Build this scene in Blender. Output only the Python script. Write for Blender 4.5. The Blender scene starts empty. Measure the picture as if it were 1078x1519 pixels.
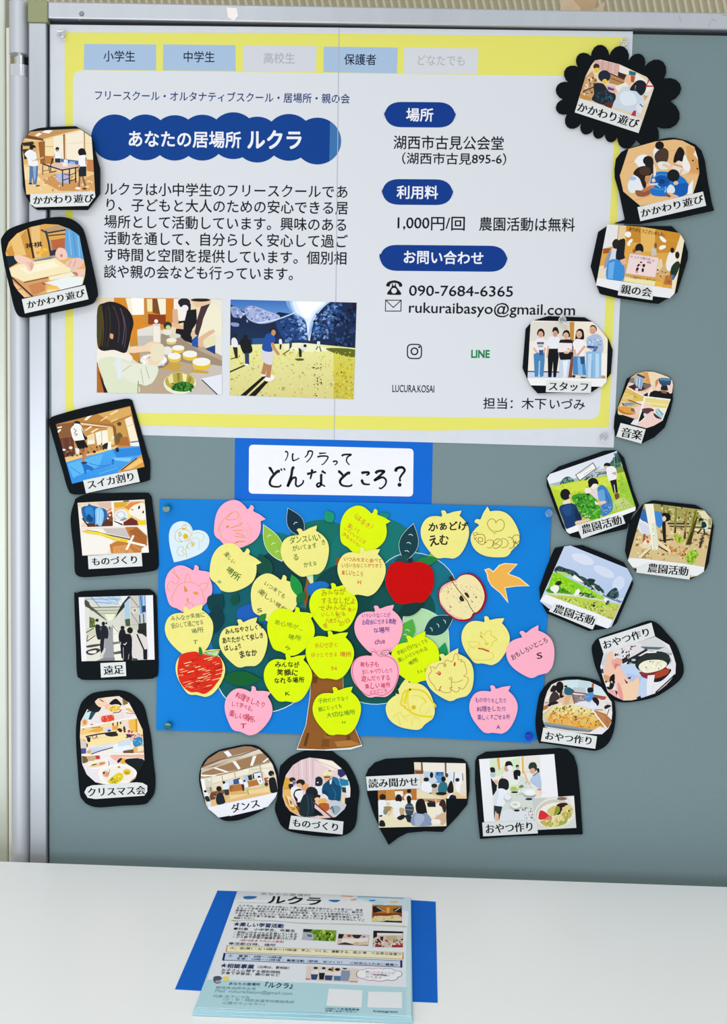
import bpy, bmesh, math, random
from mathutils import Vector, Matrix, geometry

S = bpy.context.scene
COL = S.collection
W, H, F = 1078.0, 1519.0, 1750.0          # image size and focal length in pixels

# ------------------------------------------------------------------ camera
# solved from the vanishing points of the board's edges (camera axes: x right, y down, z forward)
down = Vector((-464, 18490, F)).normalized()
right = Vector((69000, 1590, -F)); right = (right - down * right.dot(down)).normalized()
into = right.cross(down)
def cam2world(v): return Vector((v.dot(right), v.dot(into), -v.dot(down)))
EYE = Vector((0.0, -1.72, 1.39))
AX = [cam2world(Vector(a)) for a in ((1, 0, 0), (0, 1, 0), (0, 0, 1))]
cd = bpy.data.cameras.new('camera'); cam = bpy.data.objects.new('camera', cd); COL.objects.link(cam)
cd.sensor_fit = 'VERTICAL'; cd.sensor_height = 24.0; cd.lens = 24.0 * F / H
cd.clip_start = 0.02
m3 = Matrix((AX[0], -AX[1], -AX[2])).transposed()
cam.matrix_world = Matrix.Translation(EYE) @ m3.to_4x4()
S.camera = cam

# ------------------------------------------------------------------ light
S.view_settings.view_transform = 'Standard'; S.view_settings.look = 'None'
S.view_settings.exposure = 0.10; S.view_settings.gamma = 1.0
S.view_settings.use_curve_mapping = False
wd = bpy.data.worlds.new('room_light'); S.world = wd; wd.use_nodes = True
bg = wd.node_tree.nodes['Background']
bg.inputs[0].default_value = (0.95, 0.98, 1.0, 1); bg.inputs[1].default_value = 0.72
def lamp(name, loc, size, power, col):
    l = bpy.data.lights.new(name, 'AREA'); l.shape = 'RECTANGLE'; l.size, l.size_y = size
    l.energy = power; l.color = col
    o = bpy.data.objects.new(name, l); COL.objects.link(o); o.location = loc
    return o
lamp('fluorescent_light', (-0.9, -1.9, 2.75), (1.3, 0.35), 14, (1.0, 0.98, 0.95))
lamp('fluorescent_light', (0.8, -2.6, 2.75), (1.3, 0.35), 11, (1.0, 0.98, 0.95))
win = lamp('low_fill_light', (-0.9, -2.6, 0.85), (1.8, 1.0), 27, (0.95, 0.98, 1.0))   # added fill light, low behind the viewer, to brighten the lower board
win.rotation_euler = (math.radians(90), 0, math.radians(-14))  # turns the added fill light, not a window

# ------------------------------------------------------------------ planes the photo's points lie on
TZ = 0.70                                   # table height
def ray(px, py): return AX[0] * ((px - W / 2) / F) + AX[1] * ((py - H / 2) / F) + AX[2]
class Plane:
    def __init__(s, kind): s.kind = kind
    def two(s, p, d=0.0):
        r = ray(*p)
        if s.kind == 'board':
            t = (-d - EYE.y) / r.y; q = EYE + r * t; return Vector((q.x, q.z))
        t = (TZ + d - EYE.z) / r.z; q = EYE + r * t; return Vector((q.x, q.y))
    def three(s, q, d):
        return Vector((q[0], -d, q[1])) if s.kind == 'board' else Vector((q[0], q[1], TZ + d))
BOARD, TABLE = Plane('board'), Plane('table')
def at(px, py, Y):                          # point on the vertical plane y = Y
    r = ray(px, py); return EYE + r * ((Y - EYE.y) / r.y)

# ------------------------------------------------------------------ materials
def lin(h):
    h = h.lstrip('#')
    if len(h) == 3: h = ''.join(x * 2 for x in h)
    c = [int(h[i:i + 2], 16) / 255 for i in (0, 2, 4)]
    return [x / 12.92 if x <= .04045 else ((x + .055) / 1.055) ** 2.4 for x in c]
MATS = {}
def mat(name, hexa='#ffffff', rough=.6, metal=0, noise=0, scale=300, bump=0, trans=0, spec=None, attr=False, ior=None, stretch=None):
    if name in MATS: return MATS[name]
    m = bpy.data.materials.new(name); m.use_nodes = True; MATS[name] = m
    nt = m.node_tree; b = nt.nodes['Principled BSDF']
    c = lin(hexa) + [1]
    b.inputs['Base Color'].default_value = c; b.inputs['Roughness'].default_value = rough
    b.inputs['Metallic'].default_value = metal
    if trans: b.inputs['Transmission Weight'].default_value = trans
    if ior: b.inputs['IOR'].default_value = ior
    if spec is not None: b.inputs['Specular IOR Level'].default_value = spec
    if attr:
        a = nt.nodes.new('ShaderNodeAttribute'); a.attribute_name = 'ink'
        nt.links.new(a.outputs['Color'], b.inputs['Base Color'])
    if noise or bump:
        tc = nt.nodes.new('ShaderNodeTexCoord'); n = nt.nodes.new('ShaderNodeTexNoise')
        src = tc.outputs['Object']
        if stretch:
            mp = nt.nodes.new('ShaderNodeMapping'); mp.inputs['Scale'].default_value = stretch
            nt.links.new(src, mp.inputs[0]); src = mp.outputs[0]
        n.inputs['Scale'].default_value = scale; n.inputs['Detail'].default_value = 4
        nt.links.new(src, n.inputs['Vector'])
        if noise:
            r = nt.nodes.new('ShaderNodeValToRGB'); r.color_ramp.elements[0].position = .3; r.color_ramp.elements[1].position = .7
            for e, k in ((0, 1 - noise), (1, 1 + noise)):
                r.color_ramp.elements[e].color = [min(1, x * k) for x in c[:3]] + [1]
            nt.links.new(n.outputs['Fac'], r.inputs[0]); nt.links.new(r.outputs[0], b.inputs['Base Color'])
        if bump:
            bp = nt.nodes.new('ShaderNodeBump'); bp.inputs['Strength'].default_value = bump; bp.inputs['Distance'].default_value = .001
            nt.links.new(n.outputs['Fac'], bp.inputs['Height']); nt.links.new(bp.outputs[0], b.inputs['Normal'])
    return m
INK = mat('printed_ink', rough=.6, attr=True, spec=.1)
def paper(hexa, rough=.7): return mat('paper_' + hexa.lstrip('#'), hexa, rough, noise=.02, scale=60, bump=.05, spec=.12)
WHITE = paper('#e6e7ee', .5)
CAPT = paper('#d6d9d9')
BLACK = mat('black_card', '#070e13', .8, noise=.10, scale=120, bump=.06, spec=.12)

# ------------------------------------------------------------------ objects
def tag(o, label=None, cat=None, group=None, kind=None):
    for k, v in (('label', label), ('category', cat), ('group', group), ('kind', kind)):
        if v: o[k] = v
    return o
def empty(name, loc, label, cat, group=None):
    o = bpy.data.objects.new(name, None); COL.objects.link(o); o.location = loc; o.empty_display_size = .02
    return tag(o, label, cat, group)
def origin(parent):
    v = Vector((0, 0, 0))
    while parent: v = v + parent.location; parent = parent.parent
    return v

def catmull(pts, n=5, corners=()):
    out = []; N = len(pts)
    for i in range(N):
        p0, p1, p2, p3 = pts[i - 1], pts[i], pts[(i + 1) % N], pts[(i + 2) % N]
        if i in corners: p0 = p1
        if (i + 1) % N in corners: p3 = p2
        for k in range(n):
            t = k / n
            out.append(tuple(.5 * (2 * b + (c - a) * t + (2 * a - 5 * b + 4 * c - d) * t * t + (3 * b - a - 3 * c + d) * t ** 3)
                             for a, b, c, d in zip(p0, p1, p2, p3)))
    return out
def tess(pts):
    return geometry.tessellate_polygon([[Vector((p[0], p[1], 0)) for p in pts]])
def hull(pts):
    pts = sorted(set(map(tuple, pts)))
    def half(it):
        h = []
        for p in it:
            while len(h) > 1 and (h[-1][0] - h[-2][0]) * (p[1] - h[-2][1]) - (h[-1][1] - h[-2][1]) * (p[0] - h[-2][0]) <= 0: h.pop()
            h.append(p)
        return h
    a, b = half(pts), half(reversed(pts)); return a[:-1] + b[:-1]
def clip(poly, win):                        # win: convex, as hull() orders it
    for i in range(len(win)):
        a, b = win[i], win[(i + 1) % len(win)]
        def side(p): return (b[0] - a[0]) * (p[1] - a[1]) - (b[1] - a[1]) * (p[0] - a[0])
        out = []
        for j in range(len(poly)):
            p, q = poly[j - 1], poly[j]; sp, sq = side(p), side(q)
            if (sp >= 0) != (sq >= 0):
                t = sp / (sp - sq); out.append((p[0] + (q[0] - p[0]) * t, p[1] + (q[1] - p[1]) * t))
            if sq >= 0: out.append(q)
        poly = out
        if len(poly) < 3: return []
    return poly

GLYPH = {}
def glyph_raw(s, off=0.0):
    c = bpy.data.curves.new('t', 'FONT'); c.body = s; c.size = 1; c.resolution_u = 3; c.offset = off
    o = bpy.data.objects.new('t', c); COL.objects.link(o)
    e = o.evaluated_get(bpy.context.evaluated_depsgraph_get()); m = e.to_mesh()
    v = [(x.co.x, x.co.y) for x in m.vertices]; f = [tuple(p.vertices) for p in m.polygons]
    e.to_mesh_clear(); bpy.data.objects.remove(o); bpy.data.curves.remove(c)
    return v, f
def glyph(ch, off=0.0):
    if (ch, off) not in GLYPH:
        v, f = ([], []) if ch in ' \u3000' else glyph_raw(ch, off)
        if ch == '\u3000': adv = 1.0
        elif ord(ch) > 0x2e00: adv = 1.0
        elif (ch, 'w') in GLYPH: adv = GLYPH[ch, 'w']
        else:
            b = glyph_raw('|' + ch + '|')[0]; adv = max(x for x, y in b) - 0.428
        GLYPH[ch, 'w'] = adv; GLYPH[ch, off] = (v, f, adv)
    return GLYPH[ch, off]

STEP = 6e-6
class Ink:
    """one printed or cut-out mesh lying on a plane; points are given in photograph pixels (or a crop's own)"""
    def __init__(s, plane=BOARD, d=0.0, crop=(0, 0, 1.0), win=None):
        s.pl, s.d, s.crop = plane, d, crop
        s.v, s.f, s.c, s.m = [], [], [], []; s.mats = [INK]
        s.win = hull([s.px(p) for p in win]) if win else None
    def px(s, p): return (s.crop[0] + p[0] / s.crop[2], s.crop[1] + p[1] / s.crop[2])
    def slot(s, m):
        if m not in s.mats: s.mats.append(m)
        return s.mats.index(m)
    def sheet(s, pts, d0, d1, m):           # pts in crop pixels
        q = [s.pl.two(s.px(p), d1) for p in pts]; n = len(q); b = len(s.v); k = s.slot(m)
        if sum(q[i - 1][0] * q[i][1] - q[i][0] * q[i - 1][1] for i in range(n)) < 0: q.reverse()
        for d in (d1, d0):
            for a in q: s.v.append(s.pl.three(a, d)); s.c.append((1, 1, 1, 1))
        for t in tess(q):
            a = (q[t[1]] - q[t[0]]).cross(q[t[2]] - q[t[0]])
            t = tuple(t) if a > 0 else tuple(reversed(t))
            s.f.append(tuple(b + i for i in t)); s.m.append(k)
            s.f.append(tuple(b + n + i for i in reversed(t))); s.m.append(k)
        for i in range(n):
            j = (i + 1) % n
            s.f.append((b + i, b + n + i, b + n + j, b + j)); s.m.append(k)
        s.d = max(s.d, d1 + 6e-5)
    def tri(s, polys, col):                 # polys: convex pieces in photograph pixels
        for p in polys:
            if s.win: p = clip(p, s.win)
            if len(p) < 3: continue
            ar = sum(p[i - 1][0] * p[i][1] - p[i][0] * p[i - 1][1] for i in range(len(p)))
            if abs(ar) < 1e-4: continue
            if ar > 0: p = p[::-1]
            b = len(s.v)
            for a in p:
                s.v.append(s.pl.three(s.pl.two(a, s.d), s.d))
                s.c.append(tuple(col(a) if callable(col) else col) + (1,))
            s.f.append(tuple(range(b, b + len(p)))); s.m.append(0)
    def poly(s, hexa, pts, smooth=False, to=None, corners=(), n=4):
        if smooth: pts = catmull(pts, n, corners)
        P = [s.px(p) for p in pts]; c = lin(hexa)
        if to:
            e = lin(to); y0 = min(p[1] for p in P); y1 = max(p[1] for p in P)
            col = lambda a: tuple(x + (y - x) * min(1, max(0, (a[1] - y0) / (y1 - y0))) for x, y in zip(c, e))
        else: col = tuple(c)
        s.tri([[P[i] for i in t] for t in tess(P)], col); s.d += STEP
    def ellipse(s, hexa, cx, cy, rx, ry, rot=0, n=20, ring=0):
        r = math.radians(rot); ca, sa = math.cos(r), math.sin(r)
        def pt(k, f=1.0):
            a = 2 * math.pi * k / n; x, y = rx * f * math.cos(a), ry * f * math.sin(a)
            return s.px((cx + x * ca - y * sa, cy + x * sa + y * ca))
        c = tuple(lin(hexa))
        if ring: s.tri([[pt(k), pt(k + 1), pt(k + 1, 1 - ring), pt(k, 1 - ring)] for k in range(n)], c)
        else: s.tri([[pt(k) for k in range(n)]], c)
        s.d += STEP
    def line(s, hexa, w, pts, smooth=False, closed=False, taper=None):
        if smooth:
            if closed: pts = catmull(pts, 6)
            else:
                q = catmull(pts, 6); pts = q[:(len(pts) - 1) * 6 + 1]
        if closed: pts = list(pts) + [pts[0]]
        c = tuple(lin(hexa)); out = []
        for i in range(len(pts) - 1):
            (x0, y0), (x1, y1) = pts[i], pts[i + 1]; L = math.hypot(x1 - x0, y1 - y0) or 1e-6
            k0 = k1 = w / 2
            if taper:
                N = len(pts) - 1
                k0 *= taper(i / N); k1 *= taper((i + 1) / N)
            nx, ny = -(y1 - y0) / L, (x1 - x0) / L; ex, ey = ((x1 - x0) / L * k1 * .5, (y1 - y0) / L * k1 * .5)
            out.append([s.px(p) for p in ((x0 + nx * k0 - ex, y0 + ny * k0 - ey), (x1 + nx * k1 + ex, y1 + ny * k1 + ey),
                                          (x1 - nx * k1 + ex, y1 - ny * k1 + ey), (x0 - nx * k0 - ex, y0 - ny * k0 - ey))])
        for i, o in enumerate(out):         # neighbouring pieces overlap: keep them off one level
            s.d += STEP * .12 * (1 if i % 2 else -1); s.tri([o], c)
        s.d += STEP
    def scatter(s, cols, count, size, seed, pts, flat=.6, rot=None):
        R = random.Random(seed); pts = [tuple(p) for p in pts]
        x0, x1 = min(p[0] for p in pts), max(p[0] for p in pts); y0, y1 = min(p[1] for p in pts), max(p[1] for p in pts)
        def inside(x, y):
            r = False
            for i in range(len(pts)):
                (ax, ay), (bx, by) = pts[i - 1], pts[i]
                if (ay > y) != (by > y) and x < (bx - ax) * (y - ay) / (by - ay) + ax: r = not r
            return r
        k = 0; d = s.d
        while k < count:
            x, y = R.uniform(x0, x1), R.uniform(y0, y1)
            if not inside(x, y): continue
            k += 1; z = size * R.uniform(.5, 1.3)
            s.d = d + STEP * (k % 9) * .5
            s.ellipse(R.choice(cols), x, y, z, z * flat, R.uniform(0, 180) if rot is None else rot + R.uniform(-15, 15), n=6)
        s.d = d + STEP * 5
    def dsl(s, text):
        for ln in text.strip().splitlines():
            w = ln.split()
            if not w: continue
            k = w[0]
            P = lambda i: [tuple(map(float, a.split(','))) for a in w[i:]]
            if k == 'p': s.poly(w[1], P(2))
            elif k == 's': s.poly(w[1], P(2), True)
            elif k == 'g': s.poly(w[1], P(3), to=w[2])
            elif k == 'e':
                for a in w[2:]: s.ellipse(w[1], *map(float, a.split(',')))
            elif k == 'l': s.line(w[1], float(w[2]), P(3))
            elif k == 'c': s.line(w[1], float(w[2]), P(3), True)
            elif k == 'n': s.scatter(w[1].split('/'), int(w[2]), float(w[3]), int(w[4]), P(5))
    def text(s, t, p0, p1, h, hexa='#14161c', bold=0.0, mincho=0.0, jit=0.0, seed=1, fit=True, sx=1.0):
        """p0, p1: ends of the line's centre line; h: em height, all in crop pixels"""
        a, b = s.pl.two(s.px(p0), s.d), s.pl.two(s.px(p1), s.d)
        mx, my = (p0[0] + p1[0]) / 2, (p0[1] + p1[1]) / 2
        dirv = (b - a); L = dirv.length; dirv.normalize(); up = Vector((-dirv.y, dirv.x))
        e = abs((s.pl.two(s.px((mx, my - h / 2)), s.d) - s.pl.two(s.px((mx, my + h / 2)), s.d)).dot(up))
        gs = [glyph(ch) for ch in t]; tot = sum(g[2] for g in gs)
        kx = L / tot if fit else e * sx
        R = random.Random(seed); x = 0.0; col = tuple(lin(hexa)) + (1,)
        for ch, (gv, gf, adv) in zip(t, gs):
            cy = .38 if ord(ch) > 0x2e00 else .34
            ang = R.uniform(-1, 1) * jit * 12; sc = 1 + R.uniform(-1, 1) * jit * .14; dy = R.uniform(-1, 1) * jit * .08
            ca, sa = math.cos(math.radians(ang)), math.sin(math.radians(ang))
            k = bold * .8
            if mincho: reps = [(-mincho, 0), (0, 0), (mincho, 0)]
            elif bold >= .02: reps = [(0, 0), (-k, -k), (-k, k), (k, -k), (k, k)]
            elif bold > .009: reps = [(-k, -k), (k, k)]
            else: reps = [(0, 0)]
            for ri, (rx, ry) in enumerate(reps):
                b0 = len(s.v); dd = s.d + ri * STEP * .3
                for gx, gy in gv:
                    u, v = (gx - adv / 2) * sc, (gy - cy) * sc
                    u, v = u * ca - v * sa, u * sa + v * ca
                    q = a + dirv * ((x + adv / 2 + u + rx) * kx) + up * ((v + dy + ry) * e)
                    s.v.append(s.pl.three(q, dd)); s.c.append(col)
                for f in gf: s.f.append(tuple(b0 + i for i in f)); s.m.append(0)
            x += adv
        s.d += STEP * 2
    def build(s, name, parent=None, **kw):
        o0 = origin(parent)
        me = bpy.data.meshes.new(name); me.from_pydata([v - o0 for v in s.v], [], s.f); me.update()
        for m in s.mats: me.materials.append(m)
        me.polygons.foreach_set('material_index', s.m)
        a = me.color_attributes.new('ink', 'FLOAT_COLOR', 'POINT')
        a.data.foreach_set('color', [x for c in s.c for x in (c[0] * .9, c[1] * .9, c[2] * .9, 1)])   # printing ink on paper reflects a little less than the chip
        ob = bpy.data.objects.new(name, me); COL.objects.link(ob); ob.parent = parent
        return tag(ob, **kw)

def solid(name, parts, m, parent=None, **kw):
    """boxes (lo, hi) and tubes/lathes already as (verts, faces), joined into one mesh, in world coordinates"""
    o0 = origin(parent); V, Fc = [], []
    for p in parts:
        b = len(V)
        if len(p) == 2 and not isinstance(p[0], list):
            lo, hi = p
            c = [(x, y, z) for x in (lo[0], hi[0]) for y in (lo[1], hi[1]) for z in (lo[2], hi[2])]
            V += [Vector(v) - o0 for v in c]
            Fc += [tuple(b + i for i in f) for f in ((0, 1, 3, 2), (4, 6, 7, 5), (0, 4, 5, 1), (2, 3, 7, 6), (0, 2, 6, 4), (1, 5, 7, 3))]
        else:
            V += [Vector(v) - o0 for v in p[0]]; Fc += [tuple(b + i for i in f) for f in p[1]]
    me = bpy.data.meshes.new(name); me.from_pydata(V, [], Fc); me.update()
    bm = bmesh.new(); bm.from_mesh(me); bmesh.ops.recalc_face_normals(bm, faces=bm.faces); bm.to_mesh(me); bm.free()
    me.materials.append(m)
    ob = bpy.data.objects.new(name, me); COL.objects.link(ob); ob.parent = parent
    return tag(ob, **kw)
def bevel(o, w, n=2):
    md = o.modifiers.new('bevel', 'BEVEL'); md.width = w; md.segments = n; md.limit_method = 'ANGLE'; return o
def lathe(base, axis, prof, n=24):          # prof: (radius, distance along axis)
    axis = Vector(axis).normalized(); u = axis.orthogonal().normalized(); w = axis.cross(u); V, Fc = [], []
    for r, h in prof:
        for k in range(n):
            a = 2 * math.pi * k / n; V.append(Vector(base) + axis * h + (u * math.cos(a) + w * math.sin(a)) * r)
    for j in range(len(prof) - 1):
        for k in range(n):
            Fc.append((j * n + k, j * n + (k + 1) % n, (j + 1) * n + (k + 1) % n, (j + 1) * n + k))
    Fc.append(tuple(reversed(range(n)))); Fc.append(tuple((len(prof) - 1) * n + k for k in range(n)))
    return [V, Fc]
def smooth_shade(o):
    o.data.polygons.foreach_set('use_smooth', [True] * len(o.data.polygons)); o.data.set_sharp_from_angle(angle=math.radians(40)); return o
# ================================================================== the room
wall_m = mat('ribbed_beige_wall', '#d8d2b4', .8)
nt = wall_m.node_tree; b = nt.nodes['Principled BSDF']
tc = nt.nodes.new('ShaderNodeTexCoord'); mp = nt.nodes.new('ShaderNodeMapping'); wv = nt.nodes.new('ShaderNodeTexWave')
mp.inputs['Rotation'].default_value = (0, math.radians(14), 0)
wv.bands_direction = 'X'; wv.inputs['Scale'].default_value = 24; wv.inputs['Distortion'].default_value = .4
rp = nt.nodes.new('ShaderNodeValToRGB'); rp.color_ramp.elements[0].color = lin('#b3a988') + [1]; rp.color_ramp.elements[1].color = lin('#dbd4b6') + [1]
nt.links.new(tc.outputs['Object'], mp.inputs[0]); nt.links.new(mp.outputs[0], wv.inputs['Vector'])
nt.links.new(wv.outputs['Fac'], rp.inputs[0]); nt.links.new(rp.outputs[0], b.inputs['Base Color'])
bp = nt.nodes.new('ShaderNodeBump'); bp.inputs['Distance'].default_value = .004
nt.links.new(wv.outputs['Fac'], bp.inputs['Height']); nt.links.new(bp.outputs[0], b.inputs['Normal'])
WY = .42
tag(solid('wall_back', [((-2.2, WY, 0), (2.2, WY + .1, 2.8))], wall_m), kind='structure')
tag(solid('floor', [((-2.2, -4.2, -.1), (2.2, WY, 0))], mat('floor_vinyl', '#a89b86', .5, noise=.05, scale=8)), kind='structure')

# ================================================================== pinboard partition
alu = mat('anodised_aluminium', '#abb0b7', .4, .7, noise=.03, scale=40, stretch=(1, 1, .05))
alu_top = alu
felt = mat('grey_felt', '#74888c', .95, noise=.07, scale=900, bump=.35, spec=.1)
dark = mat('gap_shade', '#1b222c', .8, noise=.05, scale=50)  # dark colour standing in for shade in the frame and hinge gaps
def xb(px, py): return BOARD.two((px, py)).x
def zb(px, py): return BOARD.two((px, py)).y
XI = xb(73.2, 600)                            # inner edge of the left stile
XS0, XS1 = xb(46, 600), xb(71.2, 600)
ZT0, ZT1 = zb(75, 33.5), zb(75, 5)          # top rail
XR = xb(1078, 600) + .06
ZBOT = .42
board = empty('pinboard', (0, .02, 0), 'grey felt pinboard partition in an aluminium frame standing behind the white table', 'pinboard')
solid('felt_panel', [((XI, .0, ZBOT), (XR, .022, ZT0 - .0022))], felt, board)
solid('shadow_gap_strip', [((XS1 - .002, .004, ZBOT), (XI, .024, ZT1 - .008)), ((XI, .004, ZT0 - .003), (XR, .024, ZT0 + .004))], dark, board)  # dark strips put in for the shadow gap between felt and rails
bevel(solid('top_rail', [((XI, -.009, ZT0 + .003), (XR + .03, .030, ZT1))], alu_top, board), .002)
bevel(solid('side_rail', [((XS0, -.009, ZBOT - .04), (XS1, .030, zb(60, 36.5)))], alu, board), .0015)
bevel(solid('side_rail', [((XR, -.009, ZBOT - .04), (XR + .028, .030, ZT0 + .003))], alu, board), .0015)
bevel(solid('bottom_rail', [((XS1, -.009, ZBOT - .03), (XR, .030, ZBOT))], alu, board), .0015)
solid('edge_strip', [((xb(42.8, 600), .002, ZBOT), (XS0, .024, ZT1 - .01))], mat('aluminium_edge', '#8f959c', .4, .7, noise=.03, scale=60), board)
bevel(solid('corner_cap', [((xb(44, 20), -.0105, zb(60, 36.5)), (XI + .0005, .032, zb(60, 3.5)))], mat('olive_plastic', '#8c906a', .5, noise=.03, scale=80), board), .002)
def screw(px, py, rr, name='screw'):
    q = BOARD.three(BOARD.two((px, py), .009), .009)
    smooth_shade(solid(name, [lathe(q, (0, -1, 0), [(rr, -.002), (rr, .0004), (rr * .8, .0012), (rr * .3, .0013)], 16)], mat('dull_steel', '#80838a', .45, .8), board))
screw(121, 20.5, .0035)
for ln in '''l #8d9096 .8 116,29 119,30
l #9a9a98 .8 1007,24 1010,31
l #9a9080 .7 1055,28 1062,31
l #9a9a98 .7 1050,39 1054,32
l #9a9080 .8 1070,22 1077,23
e #a9acb0 919,32,1.4,.8
l #9a9c9e .6 950,41 957,42'''.splitlines():
    m = Ink(BOARD, .0091); m.dsl(ln); m.build('scratch_mark', board)
# little folded tape tab on the rail at the top
m = Ink(BOARD, .0092); m.sheet([(336, 11), (351, 12), (353, 24), (347, 31), (338, 26)], .009, .0096, mat('clear_tape', '#e8e2e0', .3))
m.build('tape_scrap', None, label='small scrap of pale tape stuck on the top rail above the poster', cat='tape')
# hinge pole left of the frame
PX = (xb(14.5, 600) + xb(42.6, 600)) / 2; PR = (xb(42.6, 600) - xb(14.5, 600)) / 2; PY = PR - .009
pole = empty('hinge_pole', (PX, PY, 0), 'silver tubular hinge pole with a chrome collar beside the pinboard frame', 'pole')
z = lambda y: zb(28, y)
tube = mat('silver_tube', '#bcc1c8', .5, .45, noise=.02, scale=30, stretch=(1, 1, .05))
chrome = mat('chrome', '#dfe3e6', .08, 1)
smooth_shade(solid('lower_tube', [lathe((PX, PY, 0), (0, 0, 1), [(PR, .0), (PR, z(114))], 40)], tube, pole))
smooth_shade(solid('collar', [lathe((PX, PY, z(114)), (0, 0, 1), [(PR * 1.02, 0), (PR * 1.02, z(97) - z(114))], 40)], chrome, pole))
smooth_shade(solid('hinge_pin', [lathe((PX + PR * .1, PY, z(97)), (0, 0, 1), [(PR * .45, 0), (PR * .45, z(78) - z(97))], 24)], chrome, pole))
smooth_shade(solid('upper_tube', [lathe((PX, PY, z(80)), (0, 0, 1), [(PR, 0), (PR, z(2.5) - z(80)), (PR * .8, z(1) - z(80))], 40)], tube, pole))
for nm in ('lower_tube', 'collar', 'hinge_pin', 'upper_tube'):
    pass
solid('hinge_gap_shade', [((PX + PR * .2, PY + .012, z(99)), (xb(42.4, 600), PY + .022, z(74)))], dark, pole)  # dark block put in for the shaded gap beside the hinge pin
# frame of the partition standing at the left edge
lp = empty('folded_partition', (xb(5, 600), .06, 0), 'pale edge frame of a folded partition panel at the left end of the pinboard', 'partition')
xl = lambda px, Y: at(px, 600, Y).x
bevel(solid('edge_frame', [((xl(-60, .05), .05, 0), (xl(9.5, .05), .085, at(0, -40, .05).z))], mat('pale_frame', '#c3cabf', .4, .3, noise=.02, scale=20), lp), .003)
bevel(solid('seal_strip', [((xl(10.5, .04), .04, 0), (xl(17, .04), .06, at(0, 40, .04).z))], mat('cream_seal', '#dedccf', .5, noise=.02, scale=30), lp), .002)
# cardboard behind the top rail
q0 = at(828, 20, .16); q1 = at(895, 20, .30); zt = at(860, -6, .16).z
cbx = empty('cardboard_flap', (q0.x, .16, q0.z - .1), 'folded tan cardboard flap poking up behind the top rail', 'cardboard')
cb = mat('cardboard', '#c9ab83', .8, noise=.05, scale=40)
def wedge(p, m, nm, Y0, Y1):
    a = [at(px, py, Y0) for px, py in p]; n = len(a)
    V = a + [Vector((v.x, Y1, v.z)) for v in a]
    solid(nm, [[V, [tuple(range(n)), tuple(reversed(range(n, 2 * n)))] + [(i, (i + 1) % n, n + (i + 1) % n, n + i) for i in range(n)]]], m, cbx)
wedge([(830, 40), (831, 11), (838, -14), (861, 12), (862, 40)], mat('cardboard_pale', '#dcc3a2', .8, noise=.05, scale=40), 'side_flap', .16, .163)
wedge([(846, 40), (846, -12), (890, -12), (880, 14), (880, 40)], cb, 'front_flap', .164, .167)
wedge([(882, 40), (883, 13), (893, 5), (897, 3), (890, 40)], mat('cardboard_pale'), 'rear_flap', .168, .171)

# ================================================================== table
GAP = .05
tb = empty('table', (.05, -.35, 0), 'long white table standing in front of the pinboard', 'table')
white_lam = mat('white_laminate', '#f0f2f2', .4, noise=.006, scale=6)
TX0, TX1, TY0, TY1 = -.78, 1.02, -.72, -GAP
bevel(solid('tabletop', [((TX0, TY0, TZ - .028), (TX1, TY1, TZ))], white_lam, tb), .002)
for x in (TX0 + .06, TX1 - .06):
    for y in (TY0 + .07, TY1 - .07):
        smooth_shade(solid('leg', [lathe((x, y, 0), (0, 0, 1), [(.016, 0), (.016, TZ - .028)], 20)], alu, tb))
solid('apron', [((TX0 + .06, TY1 - .09, TZ - .07), (TX1 - .06, TY1 - .07, TZ - .028)), ((TX0 + .06, TY0 + .07, TZ - .07), (TX1 - .06, TY0 + .09, TZ - .028))], alu, tb)
# ================================================================== the big poster
ptr = empty('poster', BOARD.three(BOARD.two((497, 650)), 0), 'large white poster with yellow border and blue headings pinned to the board', 'poster')
POSTER = paper('#cdd2da', .45)
m = Ink(BOARD); m.sheet([(74.3, 36.6), (300, 38.8), (503, 41), (496, 652.5), (350, 649.5), (230, 646), (76.5, 641)], .0002, .0006, POSTER); m.build('paper_panel', ptr)
m = Ink(BOARD); m.sheet([(500, 41), (938.5, 46.6), (933, 180), (920, 440), (910, 664), (700, 658), (493, 652.4)], .0004, .0008, POSTER); m.build('paper_panel', ptr)
D = .00088
m = Ink(BOARD, D)
m.poly('#e6e36e', [(96, 48), (420, 49), (700, 52), (927, 55), (920, 190), (911.5, 440), (902.5, 634), (640, 639), (420, 635), (97, 628.5)])
m.d += STEP * 2
def rounded(x0y0, x1y1, x2y2, x3y3, r, n=5):
    q = [Vector(p) for p in (x0y0, x1y1, x2y2, x3y3)]; out = []
    for i in range(4):
        a, b, c = q[i - 1], q[i], q[(i + 1) % 4]
        p0, p1 = b + (a - b).normalized() * r, b + (c - b).normalized() * r
        for k in range(n + 1):
            t = k / n; v = p0 * (1 - t) ** 2 + b * 2 * t * (1 - t) + p1 * t * t; out.append((v.x, v.y))
    return out
m.poly('#dce0e7', rounded((108, 104), (915, 113.5), (889, 622), (109, 611), 16))
m.build('yellow_border', ptr)
D += 8e-5
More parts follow.
